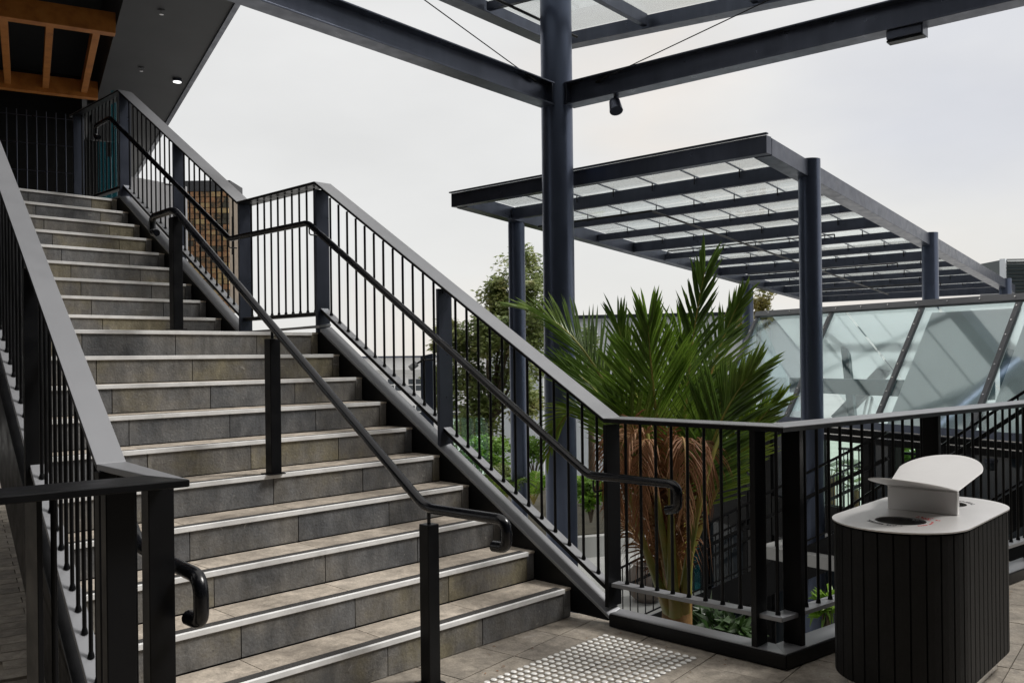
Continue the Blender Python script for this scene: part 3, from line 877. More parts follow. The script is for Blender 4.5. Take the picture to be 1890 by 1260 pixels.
# ------------------------------------------------------------------ canopies
CD = .255
e1 = ray(2270, 765); e2 = ray(-870, 675)              # side (falls slightly) and front directions
FR = at(1415, 249, 9.48)
Sl, Fl = 10.95, 3.24                                  # in depth units
def cn(s, t, dz=0): return FR + e1 * s + e2 * t + Vector((0, 0, dz))
cv = thing("canopy", "blue grey steel canopy with frosted glass roof on round columns above the palm", "canopy", cn(5, 1.5, -4))
n1, n2 = nrm(e1), nrm(e2)
hz1 = nrm((e1.x, e1.y, 0)); hz2 = nrm((e2.x, e2.y, 0))
def rbar(a, b_, w, h, nm, mat='steel', par=cv, bev=.004):
    return MB().bar(a, b_, w, h).build(nm, mat, par, bevel=bev)
hh, ww = .19, .20
L1, L2 = e1.length, e2.length
w2 = ww / 2
rbar(cn(0, 0, -hh / 2) + hz1 * w2 * .6, cn(0, Fl, -hh / 2) + hz1 * w2 * .6, ww * .6, hh, "edge_beam")
rbar(cn(Sl, 0, -hh / 2) - hz1 * w2, cn(Sl, Fl, -hh / 2) - hz1 * w2, ww, hh, "edge_beam")
rbar(cn(.13 / L1, 0, -hh / 2) + hz2 * w2 * .99, cn(Sl - .21 / L1, 0, -hh / 2) + hz2 * w2 * .99, ww, hh * .995, "edge_beam")
rbar(cn(.13 / L1, Fl, -hh / 2) - hz2 * w2 * .99, cn(Sl - .21 / L1, Fl, -hh / 2) - hz2 * w2 * .99, ww, hh * .995, "edge_beam")
# thin trim lip on the outer edges
rbar(cn(-.01, -.01, .012), cn(-.01, Fl + .01, .012), .05, .018, "edge_trim")
NR = 12
t0, t1 = ww / L2 + .005, Fl - ww / L2 - .005
for k in range(1, NR):
    s = Sl * k / NR
    deep = .17 if k % 3 == 1 else .11
    dz = -.02 if k % 3 == 1 else -.055
    rbar(cn(s, t0, dz - deep / 2), cn(s, t1, dz - deep / 2), .075, deep, "rafter", bev=.003)
# glass panes resting over the rafters, with little hanging clips
NP = 7
hang = MB().tube([(0, 0, 0), (0, 0, -.10)], .008, 6).mesh("clip", 'steel_black', 60)
for k in range(NR):
    for j in range(NP):
        sa_, sb_ = Sl * k / NR + .02, Sl * (k + 1) / NR - .02
        ta, tb = t0 + (t1 - t0) * j / NP + .006, t0 + (t1 - t0) * (j + 1) / NP - .006
        MB().sheet([cn(sa_, ta, .012), cn(sb_, ta, .012), cn(sb_, tb, .012), cn(sa_, tb, .012)], .012, (0, 0, 1)).build("glass_pane", 'glassroof', cv)
        if j and k:
            t_ = t0 + (t1 - t0) * j / NP
            link_obj("clip", hang, cv, cn(Sl * k / NR - .05, t_, -.005))
for j in range(1, NP):
    t_ = t0 + (t1 - t0) * j / NP
    rbar(cn(.2, t_, .002), cn(Sl - .2, t_, .002), .012, .02, "glazing_bar", bev=0)
# sprinkler pipe with drops
pp = cn(1.4, 1.62, -.25)
MB().tube([cn(1.25, 3.0, -.24), cn(1.25, 1.62, -.24)], .016, 8).build("pipe", 'steel_black', cv, smooth=60)
MB().tube([cn(1.25, 1.62, -.24), cn(9.8, 1.62, -.24)], .016, 8).build("pipe", 'steel_black', cv, smooth=60)
for s in (3.6, 6.2, 8.6):
    MB().tube([cn(s, .6, -.24), cn(s, 2.6, -.24)], .011, 6).build("pipe", 'steel_black', cv, smooth=60)
    for t_ in (.6, 2.6):
        MB().tube([cn(s, t_, -.24), cn(s, t_, -.32)], .009, 6).build("sprinkler", 'steel_black', cv, smooth=60)
# columns embedded in the side beams
def colm(s, t):
    p = cn(s, t)
    MB().tube([(p.x, p.y, LOW), (p.x, p.y, p.z - hh - .02)], CD / 2, 36, cap=False).build("column", 'column', cv, smooth=60)
    MB().tube([(p.x, p.y, p.z - hh - .02), (p.x, p.y, p.z + .03)], CD / 2 - .002, 36).build("column_head", 'column', cv, smooth=60)
for s in (1.02, 5.25, 10.2):
    colm(s, .5 * CD * .0 / L2 + .02)
for s in (1.1, 7.7):
    colm(s, Fl - .04)

# second canopy, higher, over the stair: only its far corner is in view
f1 = ray(2287, 640); f1 = -f1; f2 = -ray(-1030, 512)
UC = at(1030, 97, 12.3)
def un(s, t, dz=0): return UC + f1 * s + f2 * t + Vector((0, 0, dz))
uc = thing("canopy", "upper steel and frosted glass canopy whose corner hangs over the tall column", "canopy", un(2, 2))
US, UT = 2.9, 3.1
k1, k2 = nrm((f1.x, f1.y, 0)), nrm((f2.x, f2.y, 0))
rbar(un(0, 0, .11) + k2 * .04, un(US, 0, .11) + k2 * .04, .08, .21, "edge_beam", par=uc)
rbar(un(0, .08 / f2.length, .11) + k1 * .04, un(0, UT, .11) + k1 * .04, .08, .209, "edge_beam", par=uc)
rbar(un(0, 0, .008) + k2 * .10, un(US, 0, .008) + k2 * .10, .20, .012, "edge_flange", par=uc)
rbar(un(.0, .2 / f2.length, .008) + k1 * .10, un(0, UT, .008) + k1 * .10, .20, .0118, "edge_flange", par=uc)
for k in range(1, 4):
    rbar(un(.12, .95 * k, .12), un(US, .95 * k, .12), .07, .15, "rafter", par=uc, bev=.003)
rbar(un(1.25, .08, .13), un(1.25, UT, .13), .07, .10, "rafter", par=uc)
rbar(un(2.5, .08, .13), un(2.5, UT, .13), .07, .10, "rafter", par=uc)
for k in range(4):
    for j in range(4):
        a0, a1 = .05 + k * .7, .05 + (k + 1) * .7 - .012
        b0, b1 = .05 + j * .76, .05 + (j + 1) * .76 - .012
        MB().sheet([un(a0, b0, .235), un(a1, b0, .235), un(a1, b1, .235), un(a0, b1, .235)], .012, (0, 0, 1)).build("glass_pane", 'glassroof', uc)
        if k: link_obj("clip", hang, uc, un(a0 - .01, b0 + .5, .235))
MB().tube([un(.25, .35, .03), un(2.8, .35, .03)], .018, 8).build("pipe", 'steel_black', uc, smooth=60)

# ------------------------------------------------------------------ upper left building
u2 = nrm((math.sin(YAW + R(-28.4)), math.cos(YAW + R(-28.4)), 0))     # its long axis
u1 = Vector((u2.y, -u2.x, 0))
ZS = 6.4
E0 = at(440, 0, (ZS - 1.502) * FPX / (656.7 + .0118 * 505))           # on the soffit edge
E0.z = 0
def ub(s, t, z): return E0 + u2 * s - u1 * t + Vector((0, 0, z))      # s along the edge, t inward
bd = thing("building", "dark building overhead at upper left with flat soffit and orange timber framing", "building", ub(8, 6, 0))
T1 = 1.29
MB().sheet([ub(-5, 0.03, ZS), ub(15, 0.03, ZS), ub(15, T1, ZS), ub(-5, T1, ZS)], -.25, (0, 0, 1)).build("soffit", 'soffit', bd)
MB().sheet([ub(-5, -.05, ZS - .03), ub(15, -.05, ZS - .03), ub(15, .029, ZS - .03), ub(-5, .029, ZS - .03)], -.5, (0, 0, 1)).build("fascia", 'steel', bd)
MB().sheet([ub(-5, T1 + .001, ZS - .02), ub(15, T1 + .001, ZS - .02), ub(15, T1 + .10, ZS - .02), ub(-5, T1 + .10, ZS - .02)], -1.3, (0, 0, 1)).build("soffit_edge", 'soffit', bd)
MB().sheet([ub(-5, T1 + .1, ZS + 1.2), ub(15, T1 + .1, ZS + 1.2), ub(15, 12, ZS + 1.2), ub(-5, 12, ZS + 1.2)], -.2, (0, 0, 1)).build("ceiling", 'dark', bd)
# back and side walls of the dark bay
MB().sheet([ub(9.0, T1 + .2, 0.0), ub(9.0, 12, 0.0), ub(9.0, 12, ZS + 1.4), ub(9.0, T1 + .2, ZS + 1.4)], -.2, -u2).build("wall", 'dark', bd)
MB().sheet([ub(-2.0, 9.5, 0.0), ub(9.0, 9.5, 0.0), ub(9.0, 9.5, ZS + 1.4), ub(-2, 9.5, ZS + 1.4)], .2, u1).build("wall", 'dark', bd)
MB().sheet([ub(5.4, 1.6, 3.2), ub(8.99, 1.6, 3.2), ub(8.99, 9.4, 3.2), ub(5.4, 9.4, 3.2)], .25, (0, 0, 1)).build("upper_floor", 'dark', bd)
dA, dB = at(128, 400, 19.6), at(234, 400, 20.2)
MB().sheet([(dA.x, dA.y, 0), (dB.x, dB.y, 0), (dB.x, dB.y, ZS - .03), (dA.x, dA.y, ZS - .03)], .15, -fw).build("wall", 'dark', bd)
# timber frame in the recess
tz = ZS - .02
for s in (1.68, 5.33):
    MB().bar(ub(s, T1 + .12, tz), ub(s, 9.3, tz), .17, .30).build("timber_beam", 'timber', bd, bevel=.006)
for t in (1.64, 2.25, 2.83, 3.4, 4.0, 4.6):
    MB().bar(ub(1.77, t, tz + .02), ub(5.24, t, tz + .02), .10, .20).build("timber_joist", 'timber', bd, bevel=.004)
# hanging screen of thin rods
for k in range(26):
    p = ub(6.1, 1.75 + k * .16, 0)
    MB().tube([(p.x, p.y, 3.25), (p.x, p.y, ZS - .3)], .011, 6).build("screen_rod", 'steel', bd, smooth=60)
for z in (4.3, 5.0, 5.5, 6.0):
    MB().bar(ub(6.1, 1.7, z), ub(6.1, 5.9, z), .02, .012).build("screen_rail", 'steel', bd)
# added out of view to darken steel and reflections: rear wall, side walls, eave
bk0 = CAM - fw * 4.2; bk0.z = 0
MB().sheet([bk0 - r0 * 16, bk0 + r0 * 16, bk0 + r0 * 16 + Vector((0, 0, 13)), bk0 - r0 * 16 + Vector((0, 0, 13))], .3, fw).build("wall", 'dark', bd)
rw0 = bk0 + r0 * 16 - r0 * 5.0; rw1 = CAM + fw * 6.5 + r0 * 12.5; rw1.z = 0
MB().sheet([rw0, rw1, rw1 + Vector((0, 0, 10.5)), rw0 + Vector((0, 0, 10.5))], .3, -r0).build("wall", 'dark', bd)  # added side wall, so the overhead beams reflect dark
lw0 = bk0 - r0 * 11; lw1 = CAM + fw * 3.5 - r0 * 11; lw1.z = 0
MB().sheet([lw0, lw1, lw1 + Vector((0, 0, 8.5)), lw0 + Vector((0, 0, 8.5))], .3, r0).build("wall", 'dark', bd)  # added side wall, darkens the canopy front's reflection
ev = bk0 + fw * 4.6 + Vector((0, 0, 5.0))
MB().sheet([ev - fw * 4.6 - r0 * 13, ev - fw * 4.6 + r0 * 11, ev + r0 * 11, ev - r0 * 13], .3, (0, 0, 1)).build("shade_eave", 'soffit', bd)  # added roof out of view, shades the camera-facing steel
# downlight and sprinklers in the soffit
def on_soffit(px, py):
    d = ray(px, py); return CAM + d * ((ZS - CAM.z) / d.z)
p = on_soffit(327, 146)
dl = thing("downlight", "small white lit downlight in the dark soffit", "downlight", (p.x, p.y, ZS))
MB().tube([(p.x, p.y, ZS - .001), (p.x, p.y, ZS - .05)], .075, 20).build("housing", 'steel', dl, smooth=40)
MB().tube([(p.x, p.y, ZS - .051), (p.x, p.y, ZS - .058)], .068, 20).build("lens", 'lamp', dl, smooth=40)
for px, py, lab in ((298, 19, "tiny sprinkler head near the top of the dark soffit"), (261, 125, "tiny sprinkler head left of the white downlight")):
    p = on_soffit(px, py)
    s_ = thing("sprinkler_head", lab, "sprinkler", (p.x, p.y, ZS))
    MB().tube([(p.x, p.y, ZS - .001), (p.x, p.y, ZS - .012)], .05, 14).build("rose", 'soffit', s_, smooth=40)
    MB().tube([(p.x, p.y, ZS - .012), (p.x, p.y, ZS - .06)], .012, 8).build("head", 'stainless', s_)
    MB().tube([(p.x, p.y, ZS - .06), (p.x, p.y, ZS - .064)], .03, 10).build("deflector", 'stainless', s_)
# upper landing deck beyond the stair, teal glass screen
tg = thing("glass_screen", "teal glass screen panels standing on the upper landing behind the rods", "glass screen", at(200, 360, 12.5))
for k, (x0, x1, zt) in enumerate(((183, 197, 262), (198, 207, 290), (208, 217, 168))):
    a, b_ = at(x0, 380, 12.5 - k * .1), at(x1, 380, 12.5 - k * .1)
    top = at(x0, zt, 12.5 - k * .1).z
    MB().sheet([(a.x, a.y, 3.2), (b_.x, b_.y, 3.2), (b_.x, b_.y, top), (a.x, a.y, top)], .012, fw).build("glass_pane", 'glassdark', tg)
# grey boarded wall and brick tower beyond
gw = thing("wall", "mid grey boarded wall seen between the upper stair rods", "wall", at(280, 500, 21))
a, b_ = at(225, 400, 21), at(345, 400, 22)
zt = at(290, 330, 21.5).z
d = nrm(Vector((b_.x - a.x, b_.y - a.y, 0)))
for k in range(9):
    q0 = a + d * (k * .17); q1 = a + d * (k * .17 + .166)
    MB().sheet([(q0.x, q0.y, LOW), (q1.x, q1.y, LOW), (q1.x, q1.y, zt - k * .012), (q0.x, q0.y, zt - k * .012)], .05, -fw).build("board", 'greywall', gw)
bt = thing("brick_tower", "narrow tower of mixed brown and grey brick with dark top beyond the stair", "tower", at(380, 560, 30))
ba, bb_ = at(337, 500, 30), at(424, 500, 30)
wv = Vector((bb_.x - ba.x, bb_.y - ba.y, 0)); W_ = wv.length; wv.normalize(); dv = Vector((-wv.y, wv.x, 0))
if dv.dot(fw) < 0: dv = -dv
ztop = at(380, 354, 30).z; zcap = at(380, 334, 30).z
zbot = at(380, 575, 30).z
MB().sheet([ba + dv * .03 + Vector((0, 0, zbot - ba.z)), bb_ + dv * .03 + Vector((0, 0, zbot - bb_.z)), bb_ + dv * .03 + Vector((0, 0, ztop - bb_.z)), ba + dv * .03 + Vector((0, 0, ztop - ba.z))], 1.2, -dv).build("core", 'mortar', bt)
MB().sheet([ba - wv * .06 - dv * .06 + Vector((0, 0, ztop - ba.z + .01)), bb_ + wv * .06 - dv * .06 + Vector((0, 0, ztop - bb_.z + .01)), bb_ + wv * .06 - dv * .06 + Vector((0, 0, zcap - bb_.z)), ba - wv * .06 - dv * .06 + Vector((0, 0, zcap - ba.z))], 1.4, -dv).build("parapet", 'soffit', bt)
rows = 22; cols_ = 4
bh = (ztop - zbot) / rows; bw = W_ / cols_
ang = math.atan2(wv.y, wv.x)
brick_me = MB().box(-bw / 2 + .012, bw / 2 - .012, -.04, .04, -bh / 2 + .01, bh / 2 - .01).mesh("brick", 'brick')
half_me = MB().box(-bw / 4 + .012, bw / 4 - .012, -.04, .04, -bh / 2 + .01, bh / 2 - .01).mesh("brick", 'brick')
for r_ in range(rows):
    xs = [(i + .5) * bw for i in range(cols_)] if r_ % 2 == 0 else [bw / 4] + [(i + 1) * bw for i in range(cols_ - 1)] + [W_ - bw / 4]
    for i, x in enumerate(xs):
        half = r_ % 2 and i in (0, len(xs) - 1)
        p = ba + wv * x; p.z = zbot + (r_ + .5) * bh
        link_obj("brick", half_me if half else brick_me, bt, p - dv * random.uniform(0, .02), ang)
pole = tag(MB().tube([at(429.5, 470, 29), at(429.5, 400, 29)], .035, 8).build("vent_pipe", 'steel_black', smooth=60), "short dark vent pipe beside the brick tower", "pipe")

# ------------------------------------------------------------------ sloped glass atrium on the right
A0 = at(1885, 552, 10.0)
HA, LEAN = 1.47, .92
def atr(t, f, off=0):                 # t along (away), f 0 top .. 1 bottom of the slope
    return A0 + u2 * t - u1 * (LEAN * f) - Vector((0, 0, HA * f)) + nA * off
nA = nrm(u1 * -HA + Vector((0, 0, LEAN)))     # outward normal of the slope
atm = thing("glass_atrium", "long sloping glass atrium roof with dark bolted bars on the right", "atrium", A0 + u2 * 2 - Vector((0, 0, 2)))
ts = [-5.5, -4.1, -2.75, -1.37, 0.0, 1.235, 2.65, 4.07]
for a, b_ in zip(ts[:-1], ts[1:]):
    MB().sheet([atr(a + .03, .0), atr(b_ - .03, .0), atr(b_ - .03, 1), atr(a + .03, 1)], .014, nA).build("glass_pane", 'glass', atm)
for t in ts:
    mu = MB().bar(atr(t, -.03, .012), atr(t, 1.02, .012), .06, .045, upv=nA).build("glazing_bar", 'barsteel', atm, bevel=.003)
    for k in range(9):
        p = atr(t, .06 + k * .11, .036)
        MB().tube([p, p + nA * .006], .009, 8).build("bolt", 'stainless', mu)
MB().bar(atr(ts[0], 0, .03), atr(ts[-1] + .04, 0, .03), .09, .05, upv=nA).build("ridge_bar", 'barsteel', atm, bevel=.004)
for k in range(22):
    p = atr(-5 + k * .42, 0, .061)
    MB().tube([p, p + nA * .006], .009, 8).build("bolt", 'stainless', atm)
MB().bar(atr(ts[0], 1, .0), atr(ts[-1] + .04, 1, .0), .10, .08, upv=nA).build("sill_bar", 'steel', atm, bevel=.004)
# gable end towards the palm
MB().sheet([atr(4.09, 0), atr(4.09, 1), atr(4.09, 1) + u1 * LEAN * 2, ], .012, u2).build("glass_pane", 'glass', atm)
# back wall, inner steelwork seen through the glass
BWK = 2.5
bwp = lambda t, z: A0 + u2 * t + u1 * BWK + Vector((0, 0, z))
for a, b_ in zip(ts[:-1], ts[1:]):           # far slope: milky glazing, and pale blinds behind the nearer panes
    fb = lambda t, f: A0 + u2 * t + u1 * (.25 + LEAN * 2.2 * f) - Vector((0, 0, HA * 1.2 * f))
    MB().sheet([fb(a + .02, 0), fb(b_ - .02, 0), fb(b_ - .02, 1), fb(a + .02, 1)], .012, u1).build("far_pane", 'milk', atm)
    if b_ < 1.3:
        MB().sheet([atr(a + .05, .02, -.12), atr(b_ - .05, .02, -.12), atr(b_ - .05, .98, -.12), atr(a + .05, .98, -.12)], .006, nA).build("blind", 'white', atm)
M['tealsteel'] = new_mat("teal_painted_steel", (.045, .10, .105), .5, var=.15)
inn = lambda t, d, z: A0 + u2 * t + u1 * d + Vector((0, 0, z))
for z, h in ((-.27, .15), (-1.06, .22)):
    d_ = 1.0 if z > -.5 else .6
    MB().bar(inn(.75, d_, z), inn(4.0, d_, z), .12, h).build("inner_beam", 'tealsteel', atm)
MB().bar(inn(.72, 1.0, -1.9), inn(.72, 1.0, -.05), .26, .26, upv=(1, 0, 0)).build("inner_post", 'tealsteel', atm)
MB().bar(inn(3.2, 1.0, -1.6), inn(3.2, .8, -.05), .10, .10, upv=(1, 0, 0)).build("inner_post", 'tealsteel', atm)
for t0_, z0_, t1_, z1_ in ((2.3, -.42, 1.1, -1.6), (2.4, -.42, 3.6, -1.6)):
    MB().bar(inn(t0_, 1.3, z0_), inn(t1_, 1.1, z1_), .10, .17).build("brace", 'greywall', atm)
for t in (1.2, 2.0, 2.75, 3.5):
    for d_ in (0, .09):
        MB().bar(inn(t + d_, 2.2, -.05), inn(t + d_ - .1, 1.5, -1.75), .03, .03).build("white_mullion", 'white', atm)
# sign with pink outline on the inner wall
sg = thing("sign", "faint pale sign with pink outlined boxes behind the atrium glass", "sign", inn(2, BWK - .06, -.8))
def outline(t0_, t1_, z0_, z1_):
    for a_, b2_ in (((t0_, z0_), (t1_, z0_)), ((t0_, z1_), (t1_, z1_)), ((t0_, z0_), (t0_, z1_)), ((t1_, z0_), (t1_, z1_))):
        MB().bar(inn(a_[0], BWK - .06, a_[1]), inn(b2_[0], BWK - .06, b2_[1]), .016, .016).build("outline", 'print_pink', sg)
outline(1.55, 2.75, -.72, -.42)
outline(1.70, 2.40, -1.02, -.74)
outline(3.0, 3.5, -1.16, -.78)
def text(s, p, size, xdir, mat, par, name="lettering"):
    cu = bpy.data.curves.new(name, 'FONT'); cu.body = s; cu.size = size; cu.extrude = .004
    ob = bpy.data.objects.new(name, cu); COL.objects.link(ob)
    dg = bpy.context.evaluated_depsgraph_get()
    me = bpy.data.meshes.new_from_object(ob.evaluated_get(dg))
    bpy.data.objects.remove(ob)
    me.materials.clear(); me.materials.append(M[mat])
    xd = nrm(xdir); zd = Vector((0, 0, 1)); nd = xd.cross(zd)
    mt = Matrix((xd, zd, nd)).transposed().to_4x4(); mt.translation = p
    o_ = bpy.data.objects.new(name, me); COL.objects.link(o_)
    o_.matrix_world = mt
    attach(o_, par); return o_
M['letter'] = new_mat("pale_grey_letter", (.42, .47, .47), .6)
text("NG", inn(2.15, BWK - .05, -.66), .24, -u2, 'letter', sg)
text("L", inn(2.1, BWK - .05, -.98), .2, -u2, 'letter', sg)
# dark shopfront below the atrium
SB = lambda t, z, d=0: A0 + u2 * t - u1 * (LEAN + .02 - d) + Vector((0, 0, z))
sf = thing("shopfront", "black framed lower storefront with windows under the sloping glass", "shopfront", SB(0, LOW - A0.z))
zA = A0.z
def zz(v): return v - zA
def panel(t0_, t1_, z0_, z1_, mat, name, th=.12, d=0):
    return MB().sheet([SB(t0_, zz(z0_), d), SB(t1_, zz(z0_), d), SB(t1_, zz(z1_), d), SB(t0_, zz(z1_), d)], th, -u1).build(name, mat, sf)
panel(-5.6, 4.3, .40, zA - HA - .02, 'steel_black', "fascia_panel")
panel(-5.6, 4.3, -.95, -.42, 'steel_black', "fascia_panel")
panel(-5.6, 4.3, LOW, -2.6, 'dark', "base_wall")
for t in (-5.5, -4.2, -3.0, -2.1, -1.0, .35, .6, .97, 1.34, 2.1, 2.95, 3.4, 4.25):
    panel(t - .05, t + .05, -2.6, .40, 'steel_black', "mullion", .14, -.01)
for a, b_, m_ in ((2.16, 2.89, 'pane_dark'), (1.40, 2.04, 'glassgreen'), (1.03, 1.28, 'pane_dark'), (.66, .91, 'glassgreen'), (-.94, .29, 'pane_dark'), (-2.04, -1.06, 'pane_dark'), (-2.94, -2.16, 'pane_dark'), (-4.14, -3.06, 'pane_dark'), (3.46, 4.19, 'pane_dark')):
    panel(a, b_, -.42, .40, m_, "window_pane", .012, .05)
    panel(a, b_, -2.6, -.95, 'pane_dark', "window_pane", .012, .05)
MB().bar(SB(-5.6, zz(.575), -.05), SB(4.3, zz(.575), -.05), .012, .012).build("gutter_rod", 'stainless', sf)
MB().bar(SB(-5.6, zz(.49), -.05), SB(4.3, zz(.49), -.05), .012, .012).build("gutter_rod", 'stainless', sf)
cm = thing("dome_camera", "small dark dome camera on the black fascia behind the guard rail", "camera", SB(-.4, zz(.30), -.13))
p = SB(-.35, zz(.27), -.16)
MB().lathe([(.001, .0), (.04, .012), (.058, .05), (.06, .09), (.045, .10)], p, 16).build("dome", 'pane_dark', cm, smooth=50)
MB().lathe([(.065, .088), (.065, .12), (.03, .125)], p, 16).build("mount", 'steel', cm, smooth=50)

# louvred plant unit on the right
lv = thing("louvre_unit", "dark louvred plant unit behind the far right end of the canopy", "vent unit", at(1890, 545, 21.5))
la = at(1852, 545, 21.5); z0_, z1_ = at(1852, 552, 21.5).z, at(1852, 478, 21.5).z
MB().bar((la.x, la.y, z0_), (la.x, la.y, z1_), .12, .12, upv=(1, 0, 0)).build("frame_post", 'palewall', lv)
ldir = nrm(r0)
MB().sheet([(la.x + ldir.x * .07, la.y + ldir.y * .07, z0_), (la.x + ldir.x * 3, la.y + ldir.y * 3, z0_), (la.x + ldir.x * 3, la.y + ldir.y * 3, z1_), (la.x + ldir.x * .07, la.y + ldir.y * .07, z1_)], 1.2, -fw).build("housing", 'louvre', lv)
for k in range(11):
    z = z0_ + .04 + (z1_ - z0_ - .05) * k / 10.5
    a = Vector((la.x, la.y, z)) + ldir * .065 - fw * .05
    MB().bar(a, a + ldir * 2.9, .07, .012, upv=nrm(Vector((0, 0, 1)) - fw * .8)).build("louvre_blade", 'louvre', lv)

# ------------------------------------------------------------------ lower level: stairs, walls, planters
ls = thing("lower_stair", "black metal lower stair with rod balustrade behind the palm", "staircase", at(1300, 1120, 11.5))
P0, P1 = at(1130, 1172, 12.3), at(1640, 945, 9.6)
dS = nrm(Vector((P1.x - P0.x, P1.y - P0.y, 0)))
sS = Vector((-dS.y, dS.x, 0))
if sS.dot(fw) < 0: sS = -sS
span = (Vector((P1.x, P1.y, 0)) - Vector((P0.x, P0.y, 0))).length
def lsp(f, off, dz): 
    p = P0.lerp(P1, f); return p + sS * off + Vector((0, 0, dz))
for off in (0, 1.5):
    MB().bar(lsp(0, off, -.16), lsp(1, off, -.16), .03, .34).build("stringer", 'steel_black', ls)
    MB().bar(lsp(0, off, .86), lsp(1, off, .86), .06, .025).build("top_rail", 'steel_black', ls)
    MB().bar(lsp(0, off, .58), lsp(1, off, .58), .04, .04).build("handrail", 'steel_black', ls)
    MB().bar(lsp(0, off, .09), lsp(1, off, .09), .03, .02).build("bottom_rail", 'steel_black', ls)
    nb = int(span / .125)
    for k in range(nb):
        p = lsp((k + .5) / nb, off, .09)
        baluster(ls, p, .765, .008, None, False)
nst = max(6, int((P1.z - P0.z) / .17))
for k in range(nst):
    f = (k + .5) / nst; p = P0.lerp(P1, f)
    MB().bar(p + sS * .02 + Vector((0, 0, -.06)), p + sS * 1.48 + Vector((0, 0, -.06)), span / nst, .04).build("tread", 'steel', ls)
# landing with its own rail, then the next flight to the right
ll = thing("lower_landing", "pale concrete lower landing with black rail behind the bin", "landing", P1)
LZ = at(1520, 1050, 9.4).z
la_, lb_ = at(1400, 1050, 10.6), at(1960, 1050, 8.2)
lv2 = nrm(Vector((lb_.x - la_.x, lb_.y - la_.y, 0))); lw = Vector((-lv2.y, lv2.x, 0))
if lw.dot(fw) < 0: lw = -lw
MB().sheet([Vector((la_.x, la_.y, LZ)), Vector((lb_.x, lb_.y, LZ)), Vector((lb_.x, lb_.y, LZ)) + lw * 2.2, Vector((la_.x, la_.y, LZ)) + lw * 2.2], .14, (0, 0, 1)).build("slab", 'concrete', ll)
ln_ = (Vector((lb_.x, lb_.y, 0)) - Vector((la_.x, la_.y, 0))).length
for zof, hh_ in ((.12, .025), (1.0, .03), (.78, .02)):
    MB().bar(Vector((la_.x, la_.y, LZ + zof)) + lw * 1.9, Vector((lb_.x, lb_.y, LZ + zof)) + lw * 1.9, .05, hh_).build("rail", 'steel_black', ll)
nb = int(ln_ / .13)
for k in range(nb):
    p = Vector((la_.x, la_.y, LZ + .13)) + lv2 * ((k + .5) * .13) + lw * 1.9
    baluster(ll, p, .86, .008, None, False)
l2 = thing("lower_stair", "black railing of a flight rising to the right behind the litter bin", "staircase", at(1800, 1000, 8.4))
Q0, Q1 = at(1560, 1130, 8.9), at(2040, 840, 7.9)
q_len = (Vector((Q1.x, Q1.y, 0)) - Vector((Q0.x, Q0.y, 0))).length
for dz, w_, h_ in ((0, .03, .30), (.22, .03, .02), (.86, .04, .04), (1.02, .06, .025)):
    MB().bar(Q0 + Vector((0, 0, dz)), Q1 + Vector((0, 0, dz)), w_, h_).build("rail" if dz else "stringer", 'steel_black', l2)
nb = int(q_len / .12)
for k in range(nb):
    p = Q0.lerp(Q1, (k + .5) / nb) + Vector((0, 0, .2))
    baluster(l2, p, .81, .008, None, False)
# dark pier below the deck and the wall face of the deck edge
# teal glass behind the lower stair
tq = thing("glass_screen", "teal glass wall panels behind the lower stair right of the palm", "glass screen", at(1350, 1000, 14.5))
for k in range(5):
    a, b_ = at(1262 + k * 33, 900, 14.6), at(1262 + k * 33 + 31, 900, 14.6)
    MB().sheet([(a.x, a.y, -3.4), (b_.x, b_.y, -3.4), (b_.x, b_.y, .05), (a.x, a.y, .05)], .015, fw).build("glass_pane", 'glassdark', tq)
    MB().box(a.x - .02, a.x + .02, a.y - .02, a.y + .02, -3.5, .1).build("frame_post", 'steel_black', tq)
a, b_ = at(1262, 900, 14.6), at(1427, 900, 14.6)
MB().bar((a.x, a.y, .08), (b_.x, b_.y, .08), .06, .06).build("head_rail", 'steel_black', tq)
# dark wall closing the view behind the lower stair
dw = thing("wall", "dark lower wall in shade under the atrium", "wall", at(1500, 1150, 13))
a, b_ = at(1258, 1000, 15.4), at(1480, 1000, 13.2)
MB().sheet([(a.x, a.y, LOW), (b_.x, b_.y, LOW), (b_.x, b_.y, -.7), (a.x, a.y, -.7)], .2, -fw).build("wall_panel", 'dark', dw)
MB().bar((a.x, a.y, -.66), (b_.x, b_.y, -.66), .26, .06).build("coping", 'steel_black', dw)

# pale cladding wall beyond the garden
pw = thing("wall", "pale blue grey clad wall with dark coping behind the tall column", "wall", at(1150, 900, 25))
a, b_ = at(905, 700, 26), at(1480, 700, 24)
d = nrm(Vector((b_.x - a.x, b_.y - a.y, 0))); ln_ = (Vector((b_.x, b_.y, 0)) - Vector((a.x, a.y, 0))).length
ztp = at(1100, 588, 25.3).z
npn = 11
for k in range(npn):
    q0 = a + d * (k * ln_ / npn + .01); q1 = a + d * ((k + 1) * ln_ / npn - .01)
    MB().sheet([(q0.x, q0.y, LOW), (q1.x, q1.y, LOW), (q1.x, q1.y, ztp), (q0.x, q0.y, ztp)], .08, -fw).build("cladding_panel", 'palewall', pw)
MB().bar((a.x, a.y, ztp + .05), (b_.x, b_.y, ztp + .05), .3, .10).build("coping", 'steel', pw)

